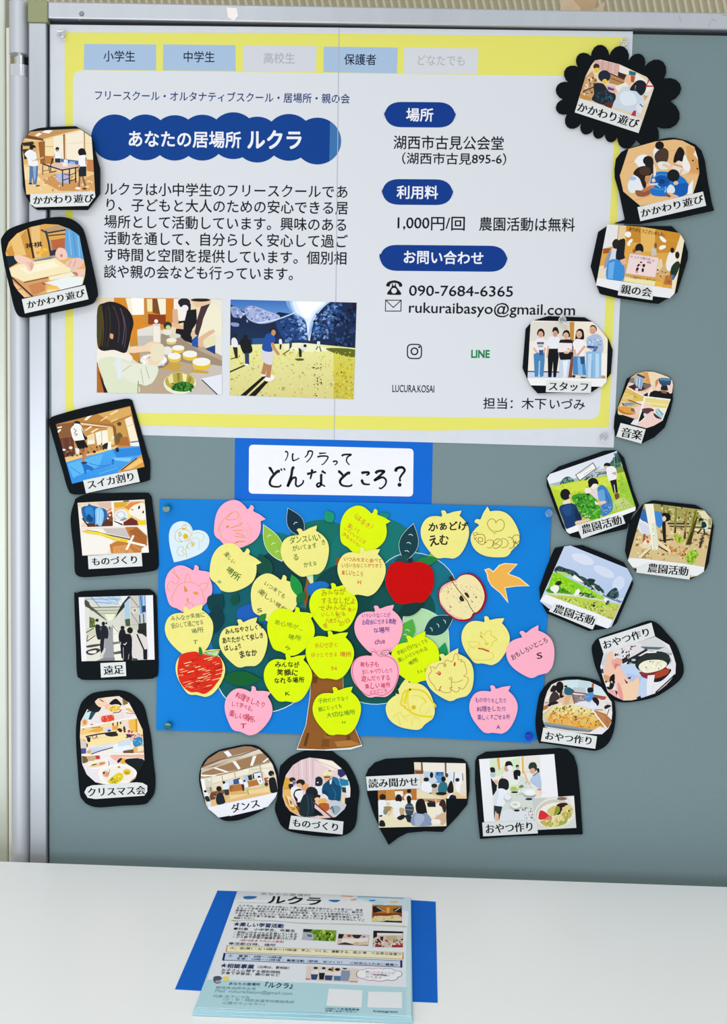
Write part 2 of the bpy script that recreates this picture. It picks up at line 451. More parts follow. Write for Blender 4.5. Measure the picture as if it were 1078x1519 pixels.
for c, q, t, p0, p1, tc in (
        ('#a9c2df', [(125, 65), (231.5, 66), (231.5, 104.5), (124, 103.5)], '小学生', (153, 83), (201, 83.5), '#15233f'),
        ('#a9c2df', [(242, 65.8), (349, 67), (349.5, 105.5), (241.5, 104.5)], '中学生', (271, 84), (319, 84.5), '#15233f'),
        ('#d3d7e0', [(360.5, 67.5), (469.5, 68.5), (468, 106.5), (360, 105.5)], '高校生', (390, 86), (438, 86.5), '#b0b4bc'),
        ('#a9c2df', [(480, 69), (589.8, 70.5), (588.5, 109), (479.5, 107)], '保護者', (510, 88), (558.5, 88.5), '#15233f'),
        ('#d6d9e0', [(599, 70.5), (709.5, 72), (708, 110), (598.5, 109)], 'どなたでも', (617, 89), (691, 90), '#b4b8c0')):
    m = Ink(BOARD, D); m.poly(c, q); o = m.build('tab', ptr)
    k = Ink(BOARD, D + 4e-5); k.text(t, p0, p1, 17.5, tc, bold=.012); k.build('lettering', o)
D += 1.2e-4
# scalloped title banner
m = Ink(BOARD, D, (130, 160, 2.764))
for cx, cy, r in ((110, 122, 96), (236, 121, 95), (357, 123, 94), (470, 122, 95), (597, 114, 97), (695, 130, 95), (825, 121, 97), (942, 136, 97)):
    m.ellipse('#08408f', cx, cy, r, r * .99, n=48)
m.win = hull([m.px(p) for p in ((994, 30), (1060, 30), (1060, 240), (990, 240))]); m.ellipse('#3c74ad', 942, 136, 97, 96, n=48); m.win = None
o = m.build('title_banner', ptr)
m = Ink(BOARD, D + 9e-5, (130, 160, 2.764))
m.text('あなたの居場所', (162, 126), (630, 131), 72, '#eef0f6', bold=.022); m.text('ルクラ', (651, 130), (884, 131), 86, '#eef0f6', bold=.03)
m.build('lettering', o)
m = Ink(BOARD, D)
m.text('フリースクール・オルタナティブスクール・居場所・親の会', (139, 141), (519, 146.5), 15.5, '#1c3a7a', bold=.014)
m.build('lettering', ptr, label='small blue line of lettering above the banner')
m = Ink(BOARD, D)
for t, p0, p1 in (('ルクラは小中学生のフリースクールであ', (154, 280), (517, 284.5)), ('り、子どもと大人のための安心できる居', (154, 303.5), (517, 308.5)),
                  ('場所として活動しています。興味のある', (154, 328.5), (516, 333.5)), ('活動を通して、自分らしく安心して過ご', (153.5, 353), (516, 358)),
                  ('す時間と空間を提供しています。個別相', (153.5, 377.5), (515, 383)), ('談や親の会なども行っています。', (153.5, 402.5), (447, 406.5))):
    m.text(t, p0, p1, 21, '#10141e', bold=.012)
m.build('lettering', ptr, label='block of six lines of dark lettering')
for (x0, x1, y0, y1, sl), t, p0, p1, h in (((569.5, 675.8, 151, 188.5, .8), '場所', (602, 170), (643, 170.5), 21),
                                           ((566, 672, 265.5, 303.5, .8), '利用料', (588, 285), (650, 285.5), 21),
                                           ((562.7, 752.5, 363, 401.5, 1.8), 'お問い合わせ', (597, 381), (718, 383), 21)):
    m = Ink(BOARD, D); m.poly('#0a3a8c', rounded((x0, y0), (x1, y0 + sl), (x1, y1 + sl), (x0, y1), 26, 8)); o = m.build('heading_pill', ptr)
    k = Ink(BOARD, D + 4e-5); k.text(t, p0, p1, h, '#eef0f6', bold=.022); k.build('lettering', o)
for ln in ((('湖西市古見公会堂', (583, 211), (748, 212.5), 22), ('（湖西市古見895-6）', (583, 234.5), (764, 236.5), 18.5)), (('1,000円/回', (585, 330.5), (691, 331.5), 23), ('農園活動は無料', (710, 332), (853, 333.5), 22)),
           (('090-7684-6365', (606, 431), (762, 432.5), 22),), (('rukuraibasyo@gmail.com', (605, 456), (854, 460), 22.5),), (('担当：木下', (716, 598), (811, 599), 18), ('いづみ', (813, 599), (868, 600), 18))):
    for t, p0, p1, h in ln:
        m = Ink(BOARD, D); m.text(t, p0, p1, h, '#12161f', bold=.013); m.build('lettering', ptr)
m = Ink(BOARD, D, (560, 400, 4.9)); m.dsl('''s #14161c 72,180 72,165 90,142 103,120 103,102 110,102 112,115 124,115 126,102 133,102 133,118 150,142 167,165 168,182 120,183
s #14161c 64,120 64,105 80,88 120,78 160,88 177,105 176,122 158,123 152,108 136,97 104,97 90,108 86,122
e #dfe1ea 119,153,20,20''')
m.build('telephone_symbol', ptr)
m = Ink(BOARD, D, (560, 400, 4.9)); m.dsl('''l #14161c 6 58,222 171,222 169,301 56,301 58,219
l #14161c 6 58,222 114,275 171,222''')
m.build('envelope_symbol', ptr)
m = Ink(BOARD, D, (560, 465, 5.133))
m.line('#14161c', 9, rounded((227, 235), (334, 236), (333, 344), (226, 342), 34), closed=True)
m.ellipse('#14161c', 280, 288, 30, 30, ring=.34, n=32); m.ellipse('#14161c', 316, 256, 8, 8)
m.build('camera_logo', ptr)
m = Ink(BOARD, D, (560, 465, 5.133)); m.text('LINE', (709, 308), (853, 309), 82, '#10854a', bold=.04); m.build('green_logo', ptr)
m = Ink(BOARD, D, (560, 465, 5.133)); m.text('LUCURA.KOSAI', (109, 571), (434, 575), 78, '#14161c', bold=.014); m.build('lettering', ptr)
m = Ink(BOARD, D + 1e-4); m.poly('#b4bac6', [(502.2, 42), (503.2, 42), (496, 652), (495, 652)]); m.build('seam_shade', ptr)  # grey line painted for the thin shade along the panel overlap
# two printed photographs
m = Ink(BOARD, D, (140, 435, 5.528), [(20, 35), (1048, 45), (1045, 832), (18, 815)])
m.dsl('''p #e8d8b8 0,20 1070,20 1070,850 0,850
p #d98a26 160,30 690,35 690,250 300,400 160,300
p #f3ead2 255,40 310,40 320,175 290,180
p #fbf7ee 300,38 410,40 410,175 315,178
p #c98a3c 405,40 440,40 440,260 408,260
p #f0dfb0 430,48 475,48 475,150 435,150
p #8a3a18 440,170 585,178 585,255 440,255
p #7a4a20 475,45 540,45 540,175 478,160
p #f5ecd8 515,45 585,45 585,170 540,175
p #d07f22 585,40 655,45 640,240 590,240
p #e9e4da 880,40 1060,60 1060,560 960,500
p #f4ece4 650,45 740,48 760,200 700,240 650,130
p #b9a58c 360,300 820,400 1060,520 1060,840 350,840
p #a08c78 540,330 700,360 860,470 1060,560 1060,640 700,560 540,440
p #c9bfb6 800,560 1060,600 1060,840 660,840 600,760 820,640
p #c9a04a 560,560 720,580 690,640 560,620
p #c9a04a 790,620 940,640 930,660 800,650
p #c88a30 290,370 370,370 370,580 290,520
p #b06a2a 20,560 60,640 100,815 20,815
p #e0dcd4 350,300 480,262 545,290 545,480 360,480
p #c3bdb4 355,350 545,345 545,480 360,480
p #d9d5cc 480,250 540,250 540,410 480,400
e #f4f2ec 506,230,16,16
p #efe9dc 484,270 536,270 538,400 486,400
p #d9b08c 640,130 680,130 690,240 660,280 640,240
l #e8b890 34 640,255 725,285
p #1c1a22 690,60 760,45 790,90 790,150 740,120 700,110
e #23202a 735,75,50,36
e #eceaf0 742,122,28,26
p #15161c 760,140 835,130 840,240 800,300 800,410 740,390 665,325 670,290 730,295 730,240 690,250 690,228 740,225
p #46323a 880,90 950,80 900,210 860,360 820,330 840,220
p #e8c3a0 790,55 960,50 950,85 870,110 830,110
e #2b1a16 870,55,80,14
s #efe9cf 900,190 960,80 1030,150 1050,330 960,350 880,420 850,370 880,260
p #e6e0b6 890,370 990,340 990,430 910,455
s #e2c0a4 800,310 820,305 825,350 810,365 790,345
s #dfb898 850,370 960,300 985,320 900,380 890,440 850,430
p #2456a8 800,380 850,340 850,450 800,430
p #1d3f86 905,455 990,425 990,500
e #e7e3d6 600,320,36,24
e #2c3a22 600,265,34,32
e #c9d0a0 605,280,20,18
e #d9d4c6 660,350,48,20
e #f0ecd6 632,388,42,20
e #d8c68a 630,400,40,22
e #f0ecd6 632,384,42,18
e #e6e2da 595,470,46,34
e #e3c13a 687,465,51,28
e #f2efe6 687,448,51,22
e #e3c13a 655,535,54,34
e #f2efe6 655,515,54,28
e #e3c13a 783,517,60,36
e #f2efe6 783,498,60,28
e #e3c13a 878,588,74,42
e #f2efe6 878,562,74,34
e #8a7a6c 485,560,125,62
e #e9e4dc 485,548,112,52
n #ffffff/#d8d2c8 30 14 4 400,510 580,510 580,590 400,590
s #f0d2b4 290,440 400,430 470,395 560,430 560,520 500,600 440,560 460,480 300,490
s #e8dfc0 470,430 560,420 570,500 520,560 470,540
s #f1e9dc 20,460 150,450 290,500 300,560 120,600 20,560
s #dbe2c6 30,560 140,520 300,560 400,580 520,600 500,700 420,760 360,730 360,820 120,820 70,700
s #e2e6d4 150,560 330,580 480,590 510,640 480,730 400,750 250,700
p #dfe6ee 175,520 215,530 225,700 190,700
l #a8b08c 5 230,640 300,590
l #a8b08c 5 420,600 450,700
l #a8b08c 5 380,620 400,740
l #7f8a52 7 360,720 355,820
s #1e1a22 25,130 80,80 150,70 240,105 300,170 320,250 300,330 280,430 250,490 160,465 60,470 22,400
s #4a4418 25,150 60,100 70,250 50,420 25,420
c #4a3c46 7 150,110 200,240 190,400
c #2f2a1a 9 90,120 100,260 80,430
c #6a5a64 5 210,130 245,260 225,420
c #0f0c10 8 270,150 300,260 270,440
c #5a4a2c 6 60,150 75,280 60,430
c #5a4a58 5 230,180 260,300 240,440
c #3a3a20 7 110,110 130,260 100,440
s #d8a27a 130,330 155,340 150,375 128,365
p #1c1a18 35,640 110,815 80,815
e #e9e6d2 700,738,134,92
e #b9a84a 700,722,122,74
p #e8dc9a 600,690 640,655 650,730 615,740
p #8d8a2a 675,655 700,652 700,720 682,725
p #f0e8b4 720,655 760,668 750,730 728,725
p #9a8c34 775,680 800,700 780,745 760,740
s #2f7a2a 630,770 700,725 780,735 820,770 760,805 660,800
n #1f5a1c/#4a9a38/#2f7a2a/#163f12 60 13 7 640,740 810,745 800,800 650,795
p #e4e6f0 870,700 1060,660 1060,840 1010,832
l #27305a 8 882,710 1010,832''')
m.build('printed_photo', ptr, label='printed photo of people preparing food with bowls')
m = Ink(BOARD, D, (335, 435, 5.39), [(37, 50), (1045, 75), (1020, 847), (30, 815)])
m.dsl('''g #2a66b8 #7fb0e6 20,30 1070,30 1070,300 20,300
g #0c1c3a #1c3358 20,80 300,230 420,150 560,170 640,300 660,380 1060,380 1060,430 20,430
s #20407a 400,230 480,170 560,165 640,240 655,370 560,380 460,360
n #3d66a8/#5a80c0/#2c4f90/#16305e 70 15 21 420,200 560,170 640,250 650,370 480,370
n #8fb2e4/#6a92d0/#b4cef2 40 12 22 560,175 620,215 650,300 650,370 600,350
s #7ca6de 500,45 860,60 780,150 690,280 668,340 650,330 640,230 590,190 530,160
s #b4d0f2 530,45 830,60 750,150 684,260 664,345 654,345 640,230 600,188 545,158
s #e6f0fe 548,45 800,58 720,150 672,240 660,320 652,300 638,220 600,180 560,150
s #fbfdff 570,45 780,56 700,140 660,200 610,170
s #16294e 680,330 720,190 800,95 880,60 1050,80 1050,440 860,430 690,400
n #4a78bc/#35619f/#6f96d0/#24488a 90 16 23 690,320 730,190 830,90 930,70 900,260 720,360
s #2a1030 1010,70 1050,70 1050,140 1020,130
n #7f9ccc/#3d5f96/#24407a 70 14 3 690,200 860,90 860,360 700,370
n #0b1730/#2a4a80 50 18 5 860,160 1040,120 1040,420 870,420
s #94a3cf 40,110 100,120 140,180 60,190
s #a9b4dc 150,130 210,100 330,140 430,180 400,220 280,245 180,210
n #c9cdea/#8fa0d0/#6f86bd 60 13 6 45,110 210,105 420,180 380,225 180,235 50,190
s #8898c6 40,235 100,240 100,265 50,262
c #d9e6fa 8 250,235 420,205 550,150
p #27538a 210,360 305,358 305,405 212,408
p #5f86b4 470,370 520,370 520,395 470,395
g #e8e8a0 #d9cf86 20,415 640,398 1050,440 1050,860 20,840
g #d8d458 #c9b93e 860,440 1050,450 1050,860 860,850
s #f0f0c8 480,405 640,400 840,450 700,470 480,450
s #5f6a22 800,440 1030,450 1030,510 900,490
n #c9b878/#e8dca0/#a89a4c/#d8cc6a 220 9 8 30,560 1030,560 1030,850 30,830
n #e0d850/#c4b428 120 9 9 40,430 1030,470 1030,600 40,560
n #b8a61e/#d8d440 60 11 10 870,560 1020,560 1020,840 870,830
n #4a4222/#6a5f2a 26 8 11 700,560 760,540 770,830 700,830
p #141414 100,830 305,655 322,665 150,830
p #141414 170,830 310,700 340,705 230,830
l #3a3a1e 12 30,630 160,572
l #4a4a26 8 40,525 80,515
e #5a5a20 590,530,36,10
l #4a4a26 8 455,488 505,455
e #e8e6ea 300,648,22,18
s #f3f2f4 310,690 330,655 385,660 380,690 330,705
l #b9825a 34 320,550 300,640
l #b9825a 36 350,560 338,665
s #d9d6de 288,455 378,460 376,520 365,570 325,565 300,545 290,500
s #2350a4 290,450 310,350 340,320 380,330 395,380 360,400 370,465
l #c89068 22 372,400 385,440 420,488
e #27201e 375,295,26,20
e #c89068 380,315,18,24
s #e8e6ea 45,370 70,355 92,385 95,435 50,430
e #2a221e 72,340,16,15
p #2c2620 55,430 92,432 95,520 75,520
s #16181e 110,390 150,360 190,380 212,455 190,480 140,480
e #1a1a1e 155,350,18,18
p #2c3f66 150,480 185,478 185,570 155,570
e #eee 165,572,18,8
s #e6e6ea 425,370 445,370 448,410 428,410
p #20242c 430,408 446,408 440,450 428,446
p #2c405c 505,380 530,380 525,430 508,430
p #20242c 508,425 526,425 505,455
s #e3e3e0 590,430 640,420 640,450 600,455
e #20201e 632,420,13,12
p #22242c 580,435 605,450 605,510 585,510
p #e6e6e4 728,385 752,385 752,425 730,425
l #2a2a2a 7 735,425 720,450
l #2a2a2a 7 748,425 760,465''')
m.build('printed_photo', ptr, label='printed photo of people playing on a sunny lawn')
# ================================================================== photo cards mounted on black paper
def card(crop, back, photos, caps, label, d0=.0033, thick=.0016, corners=None, n=4):
    global TOP
    thick += .0024
    x0, y0, s = crop
    back = [tuple(map(float, a.split(','))) for a in back.split()]
    if corners is not None: back = catmull(back, n, corners)
    cx = sum(p[0] for p in back) / len(back) / s + x0; by = max(p[1] for p in back) / s + y0
    root = empty('photo_card', BOARD.three(BOARD.two((cx, by), d0), d0), label, 'photo card', 'captioned photo cards around the pinboard')
    m = Ink(BOARD, 0, crop); m.sheet(back, d0, d0 + thick, BLACK); m.build('backing', root)
    dd = d0 + thick
    for i, (win, shapes) in enumerate(photos):
        win = [tuple(map(float, a.split(','))) for a in win.split()]
        m = Ink(BOARD, 0, crop, win); m.win = None
        m.sheet(win, dd - .0002, dd + .0003, WHITE); m.win = hull([m.px(p) for p in win])
        m.dsl(shapes); m.build('photo_print', root); dd = m.d + 3e-5
    for quad, t, p0, p1, h in caps:
        quad = [tuple(map(float, a.split(','))) for a in quad.split()]
        m = Ink(BOARD, 0, crop); m.sheet(quad, dd, dd + .0004, CAPT)
        o = m.build('caption_strip', root)
        k = Ink(BOARD, dd + .00046, crop); k.text(t, p0, p1, h, '#0b0c0f', bold=.008, mincho=.03); k.build('lettering', o)
    TOP = dd
    return root

# --- table tennis, upper left over the frame
rt = card((0, 180, 7.187), '318,100 410,72 520,60 700,53 805,50 850,75 975,160 1000,280 1062,500 1062,770 930,942 390,940 340,905 312,860 275,800 245,700 222,260 238,225',
 [('250,205 320,110 520,93 845,78 975,168 992,400 1012,748 280,780 255,500 241,330 243,220', '''p #eccd98 200,50 1050,50 1050,800 200,800
p #c4935e 200,40 900,40 860,85 690,125 460,188 250,160
p #f6f0e6 370,150 415,120 448,133 402,162
p #f6f0e6 445,118 490,90 565,98 520,130
p #f5ead4 565,165 675,148 682,425 575,420
p #f5ead4 700,135 895,90 897,420 712,415
p #f2e2c0 903,110 1000,150 1000,420 903,400
l #dcc8a2 4 700,240 890,225
l #dcc8a2 4 905,235 990,230
p #8a5a34 673,140 690,135 692,420 680,420
p #b98a58 892,105 905,110 908,405 896,405
p #7a4a28 230,130 462,185 462,208 230,175
p #e0b46a 200,195 410,215 410,480 230,500
p #f3e0ac 478,200 562,182 568,372 482,365
l #a87840 5 480,268 565,268
p #9c6232 408,220 478,208 480,460 430,455
p #c27f3e 480,368 572,372 575,450 480,455
p #c8824a 920,405 1020,412 1020,560 930,545
p #2c2b22 235,228 350,215 365,235 320,262 250,262
p #30382a 240,298 335,292 300,345 250,350
p #1e2018 255,350 290,345 290,400 258,405
p #eec98c 200,455 480,455 1040,548 1040,800 200,800
p #f4dcae 260,480 420,520 430,640 260,620
p #cd955a 450,622 590,560 830,640 850,742 640,742 520,680
p #e2b478 380,560 600,540 590,560 440,620
p #d8a468 860,620 1010,560 1012,745 860,745
n #c98e4e/#f2d8a8 26 16 3 290,560 1000,600 1000,740 300,760
p #3e6ea6 645,398 835,420 835,470 650,455
p #e4eaf4 680,405 722,412 722,445 680,440
p #8fb4e0 740,425 800,430 800,460 740,455
p #aebbe0 598,550 665,560 660,655 610,640
p #b9b2d6 660,560 740,540 735,660 668,660
p #e0c0b4 540,455 640,430 842,465 822,490 662,515 550,478
p #f4e6e6 660,435 720,445 720,480 670,480
l #1c2434 13 455,455 660,520 845,486
l #1c2434 10 540,455 540,542 600,530
l #1c2434 12 666,520 668,690
l #1c2434 13 740,508 740,665
l #1c2434 13 805,495 806,648
l #2c2c30 8 455,470 455,568
l #2c2c30 8 520,480 528,550
l #2c2c30 6 456,530 520,520
l #1c2434 9 668,630 742,605
l #1c2434 9 742,640 815,612
l #1c2434 8 680,560 740,575 815,545
l #1c2434 14 560,400 548,450
e #1c1a18 560,405,10,12
p #5c7aa6 315,468 405,466 402,570 388,670 355,680 345,590 335,660 312,658
p #8fabd2 350,480 385,478 380,600 362,650
s #eef0f3 262,345 320,300 375,322 395,400 405,470 312,470 292,400
e #1c1917 347,277,33,30
e #d6a07c 366,303,17,22
l #d9a67e 18 345,415 405,405 462,385
p #eef0f3 330,330 385,350 378,410 345,420
e #2c2a2a 325,664,20,9
e #6a5448 398,686,30,9
e #e9e4da 365,682,20,8
e #191a1c 610,293,19,20
e #cf9a78 608,312,12,12
s #eef0f4 580,345 608,322 645,338 658,375 640,398 592,398
p #28303e 585,395 643,395 643,440 588,438
l #cf9a78 8 583,350 578,385
e #13161b 872,328,41,42
e #13161b 902,344,16,22
s #f5f2f2 838,380 880,360 915,370 924,480 848,484
p #1a252e 838,482 920,480 918,585 838,592
l #93604a 20 850,590 842,702
l #93604a 20 880,590 908,682
e #f1ece8 830,714,30,14
e #5a4038 900,718,24,11
l #c08a6c 14 848,470 828,535
p #c2977c 905,385 922,385 926,470 914,470''')],
 [('322,775 1010,745 1016,800 940,900 375,916 322,880', 'かかわり遊び', (348, 842), (1000, 818), 98)],
 'black-edged card captioned with play, photo of three people at a table tennis table', d0=.0093)

# --- board game hands
rt = card((0, 320, 7.187), '10,290 22,225 100,140 280,75 480,28 650,12 770,40 860,110 905,210 970,480 1035,800 1020,880 960,945 700,1005 370,1070 260,1085 190,1060 145,960 90,720 40,500',
 [('60,400 75,335 95,280 180,190 330,120 480,88 620,95 740,140 810,185 845,215 890,450 911,560 905,640 880,735 590,800 350,860 260,872 190,800 150,740 100,570', '''p #e6b462 0,0 1050,0 1050,1100 0,1100
p #dea652 300,80 720,80 720,420 345,450
p #e9c07c 330,100 420,90 440,440 350,450
p #cf9442 60,380 280,150 345,455 100,440
p #ecc078 110,260 210,180 280,420 160,430
p #4c2a14 285,140 308,135 372,452 348,458
e #f4b92e 425,392,34,22
e #f4c23e 480,362,28,18
e #e89a2a 400,395,16,12
s #bb9a74 440,152 540,125 640,100 720,135 690,158 500,180
l #34353b 22 488,165 518,280 542,425
p #2f3238 545,365 690,350 690,415 545,425
l #34353b 16 440,152 500,185 700,150
l #34353b 12 500,215 700,195
p #b9653c 540,262 696,236 696,345 550,362
l #8f98a4 10 540,262 556,370
p #62a4da 700,130 850,170 890,300 905,470 720,440 690,330
l #8fc4ea 10 735,160 760,420
l #4a88c0 8 780,180 810,430
l #8fc4ea 10 830,220 850,440
p #142630 40,430 152,428 195,500 80,565
p #9aa0a6 355,470 575,422 592,450 372,516
p #6c7278 370,480 560,440 520,485 380,512
s #d2ccbe 690,540 790,560 900,600 900,640 720,600
p #f4e5bc 100,565 190,520 590,452 762,572 740,600 500,648 250,702 120,640
p #f8efd2 200,560 560,480 640,540 300,620
p #dbc38a 120,645 250,706 745,602 770,560 765,640 510,668 250,712
p #d89c68 120,650 250,712 515,655 480,800 350,865 240,870 130,720
p #c98552 300,740 470,700 480,800 350,850
p #eec08e 130,700 230,780 320,865 240,870
l #3a2b2c 16 128,660 348,862
l #3a2b2c 5 180,790 230,778
l #4a281c 9 255,712 515,657
p #f0ead0 520,655 760,600 800,640 700,660 530,690
p #e9eef0 480,715 720,650 895,650 872,738 640,792 560,740
p #f2c062 508,752 600,745 645,782 560,805 510,800
p #f6dcae 500,790 640,782 600,800 500,830
l #30303a 8 450,716 480,735
s #f1ccb8 150,430 230,425 320,460 362,520 330,590 300,580 262,520 190,500
c #c98a74 5 290,490 320,540 332,580
s #e4a898 320,490 358,520 340,580 328,560
s #f0c9ba 590,400 620,345 680,350 715,400 712,460 640,472 600,440
e #c98474 655,425,14,18
s #ecc2b2 690,522 740,470 830,448 890,470 890,510 840,560 760,562
l #b87a70 5 760,480 730,540
l #b87a70 5 810,470 780,550
s #eec6b6 770,582 905,568 906,622 850,650 800,622
s #c07c6c 770,600 820,605 830,640 790,622''')],
 [('232,890 905,740 943,890 265,1042', 'かかわり遊び', (282, 955), (905, 820), 92)],
 'black rounded card captioned with play, photo of hands over a wooden board game', d0=.0093, corners=())
k = Ink(BOARD, TOP, (0, 320, 7.187))
k.text('将棋', (268, 325), (450, 300), 62, '#201408', bold=.02)
k.build('lettering', rt)

# --- scalloped flower card
def scallop(cx, cy, pts, k=7):
    out = []
    for i in range(len(pts)):
        a, b = Vector(pts[i]), Vector(pts[(i + 1) % len(pts)])
        mid = (a + b) / 2; u = b - a; nrm = Vector((u.y, -u.x)).normalized()
        if nrm.dot(mid - Vector((cx, cy))) < 0: nrm = -nrm
        for j in range(k):
            t = math.pi * j / k
            p = mid - u / 2 * math.cos(t) + nrm * math.sin(t) * u.length * .62
            out.append((p.x, p.y))
    return ' '.join('%.1f,%.1f' % p for p in out)
rt = card((820, 65, 5.674), scallop(540, 430, [(222, 200), (322, 105), (474, 98), (636, 142), (770, 195), (935, 292), (985, 480), (868, 688), (700, 800), (548, 765), (440, 752), (345, 715), (240, 665), (118, 590), (90, 465), (140, 325)]),
 [('322,180 352,140 400,132 560,172 640,215 790,280 845,355 848,375 720,752 182,577 275,270', '''p #e8d2b0 100,80 900,80 900,800 100,800
p #d9b0a8 330,130 560,170 550,260 480,250 370,215
l #c39690 7 420,140 415,220
l #c39690 7 470,150 460,240
l #e8c8c0 7 510,160 500,250
p #efe6e2 560,180 650,215 630,260 560,240
p #2a6f80 640,225 700,240 690,270 640,262
p #3a2a26 548,235 620,262 600,300 545,270
p #f0ece8 700,245 850,360 790,420 690,330
e #3a2a28 365,190,26,24
e #e8c840 368,222,22,22
p #b98a5a 480,250 600,300 600,360 470,330
l #5a3a26 10 480,250 600,300
l #8a5a36 8 490,290 590,330
p #d0a070 260,290 330,230 380,330 330,480 230,440
n #f0e2c8/#b98a4a/#6a4a30 40 12 5 280,260 370,250 350,400 250,460
p #c89248 225,420 320,450 320,480 225,460
l #4a3a34 10 255,400 340,365
p #e8b4a8 430,350 530,360 560,400 500,420 440,390
p #5a4a9a 460,360 520,380 510,395 460,385
p #f0ead8 520,360 620,320 640,380 560,430
e #efbfa0 640,300,34,40
p #b9543a 655,265 690,275 680,325 655,320
e #1f2a38 432,272,52,50
s #e9c650 415,310 440,295 460,320 430,338
s #1f2830 345,340 420,335 470,400 525,425 515,490 450,520 330,475 345,420
n #2c5a6a/#34485a/#26383e 34 14 6 360,350 500,430 500,500 350,470
p #5a2f2a 430,500 520,480 490,545 430,520
s #cdd8e4 540,440 590,360 700,390 760,440 735,600 600,560 505,530
s #e0e8f2 560,450 600,400 680,420 700,500 600,520
p #e2dcd0 760,420 850,380 800,500 760,520
p #d9a468 760,430 800,440 770,480
s #182026 645,385 700,315 750,308 785,340 775,400 740,435 700,400
p #7a8a9a 690,350 700,352 690,400
p #c82830 800,305 812,305 790,350 845,352 845,362 780,362
p #c23040 680,560 700,565 695,610 655,600
p #dfe4ea 700,520 740,480 760,520 745,590 705,570
l #2a3a6a 8 730,505 755,530
p #d9dbd6 223,455 752,633 720,760 170,600''')],
 [('223,457 318,488 420,520 752,636 718,750 184,577', 'かかわり遊び', (205, 525), (720, 678), 92)],
 'black scalloped flower-shaped card at the top right corner of the poster', d0=.0020, thick=.0014)

# --- blue paint ring
rt = card((905, 195, 6.7375), '45,370 60,270 110,205 175,170 400,100 560,66 640,62 760,90 850,130 910,190 945,290 975,500 1010,690 1036,790 700,862 300,922 40,916 150,880 130,790 90,600 48,460',
 [('182,175 450,100 640,80 720,92 840,155 875,270 888,420 860,520 830,600 820,640 300,745 130,600 95,440', '''p #e9bd84 60,40 1000,40 1000,900 60,900
l #d9a668 4 120,330 480,230
l #d9a668 4 480,230 880,120
l #d9a668 4 120,560 400,480
l #d0985a 4 600,430 880,425
l #d0985a 4 240,690 460,620
p #dca462 770,140 880,180 880,420 760,410
l #c08a50 4 770,140 755,250
l #c08a50 4 850,300 880,420
p #f0e6d8 830,230 860,165 876,280
e #3a2a22 825,290,9,9
e #3a2a22 870,372,9,9
s #1c74c8 430,420 520,400 650,420 740,470 780,540 765,610 690,640 560,650 430,640 395,590 400,500
e #0e55a8 515,495,80,56,10
e #0a3c82 515,500,32,26,10
c #4aa0e4 7 430,560 520,580 600,560 640,520
c #4aa0e4 6 440,470 500,430 590,450
l #9fd0f0 7 440,520 500,560
s #0f5cb2 640,540 780,520 765,620 690,655 640,640
s #eef1f4 240,300 290,240 370,240 400,330 330,370 280,350 260,320
e #1d1c1c 378,292,52,48
s #1d1c1c 330,270 380,290 430,300 428,420 390,390 350,340
s #e9eef2 430,190 470,160 540,170 580,220 560,290 450,300
e #1c1614 492,140,44,42
s #4a382e 450,220 520,165 575,190 580,260 555,310 480,320 445,280
s #e3eaee 475,310 540,300 600,330 590,370 510,380 480,350
l #efc9a4 34 530,330 620,370
p #efe0c8 430,320 460,380 455,440 430,460
s #eadfd0 640,330 700,290 760,330 800,350 780,410 700,430 620,360
s #1a1616 645,230 690,155 735,190 740,260 715,300 680,290 650,310 630,305
l #d9a684 22 640,330 740,360
l #e8bc98 20 720,380 690,430
s #f1efec 740,230 770,280 800,350 780,400 720,350
s #e6ecf2 175,520 230,440 290,470 330,560 300,600 210,615 180,580
e #a8c0e6 225,470,34,20
s #2b1d18 230,420 280,360 370,345 420,390 400,440 350,450 360,540 330,565 290,470
e #4a3226 345,395,60,44
s #c98e6a 350,460 400,440 380,520 350,500
s #9a5a40 250,590 330,590 380,560 400,620 340,650 270,645
l #c07c58 32 330,590 430,545
l #e8d8d0 20 400,530 470,525
s #f0d4c0 415,480 440,470 450,500 420,505
e #17191c 630,440,62,62
s #dfe8f0 565,580 600,530 640,560 640,610 590,615
l #eab890 26 580,620 670,655
e #e9c0a0 655,515,24,20
n #ffffff/#cfe6f6 10 8 2 540,560 580,560 580,610 540,610
p #eef2f6 780,540 830,480 820,620 770,630
s #8a4a2c 560,620 600,640 590,660 560,640''')],
 [('270,757 925,600 958,742 300,897', 'かかわり遊び', (300, 822), (930, 670), 92)],
 'black card captioned with play, photo of children around a blue ring seen from above', d0=.0029, thick=.0014)

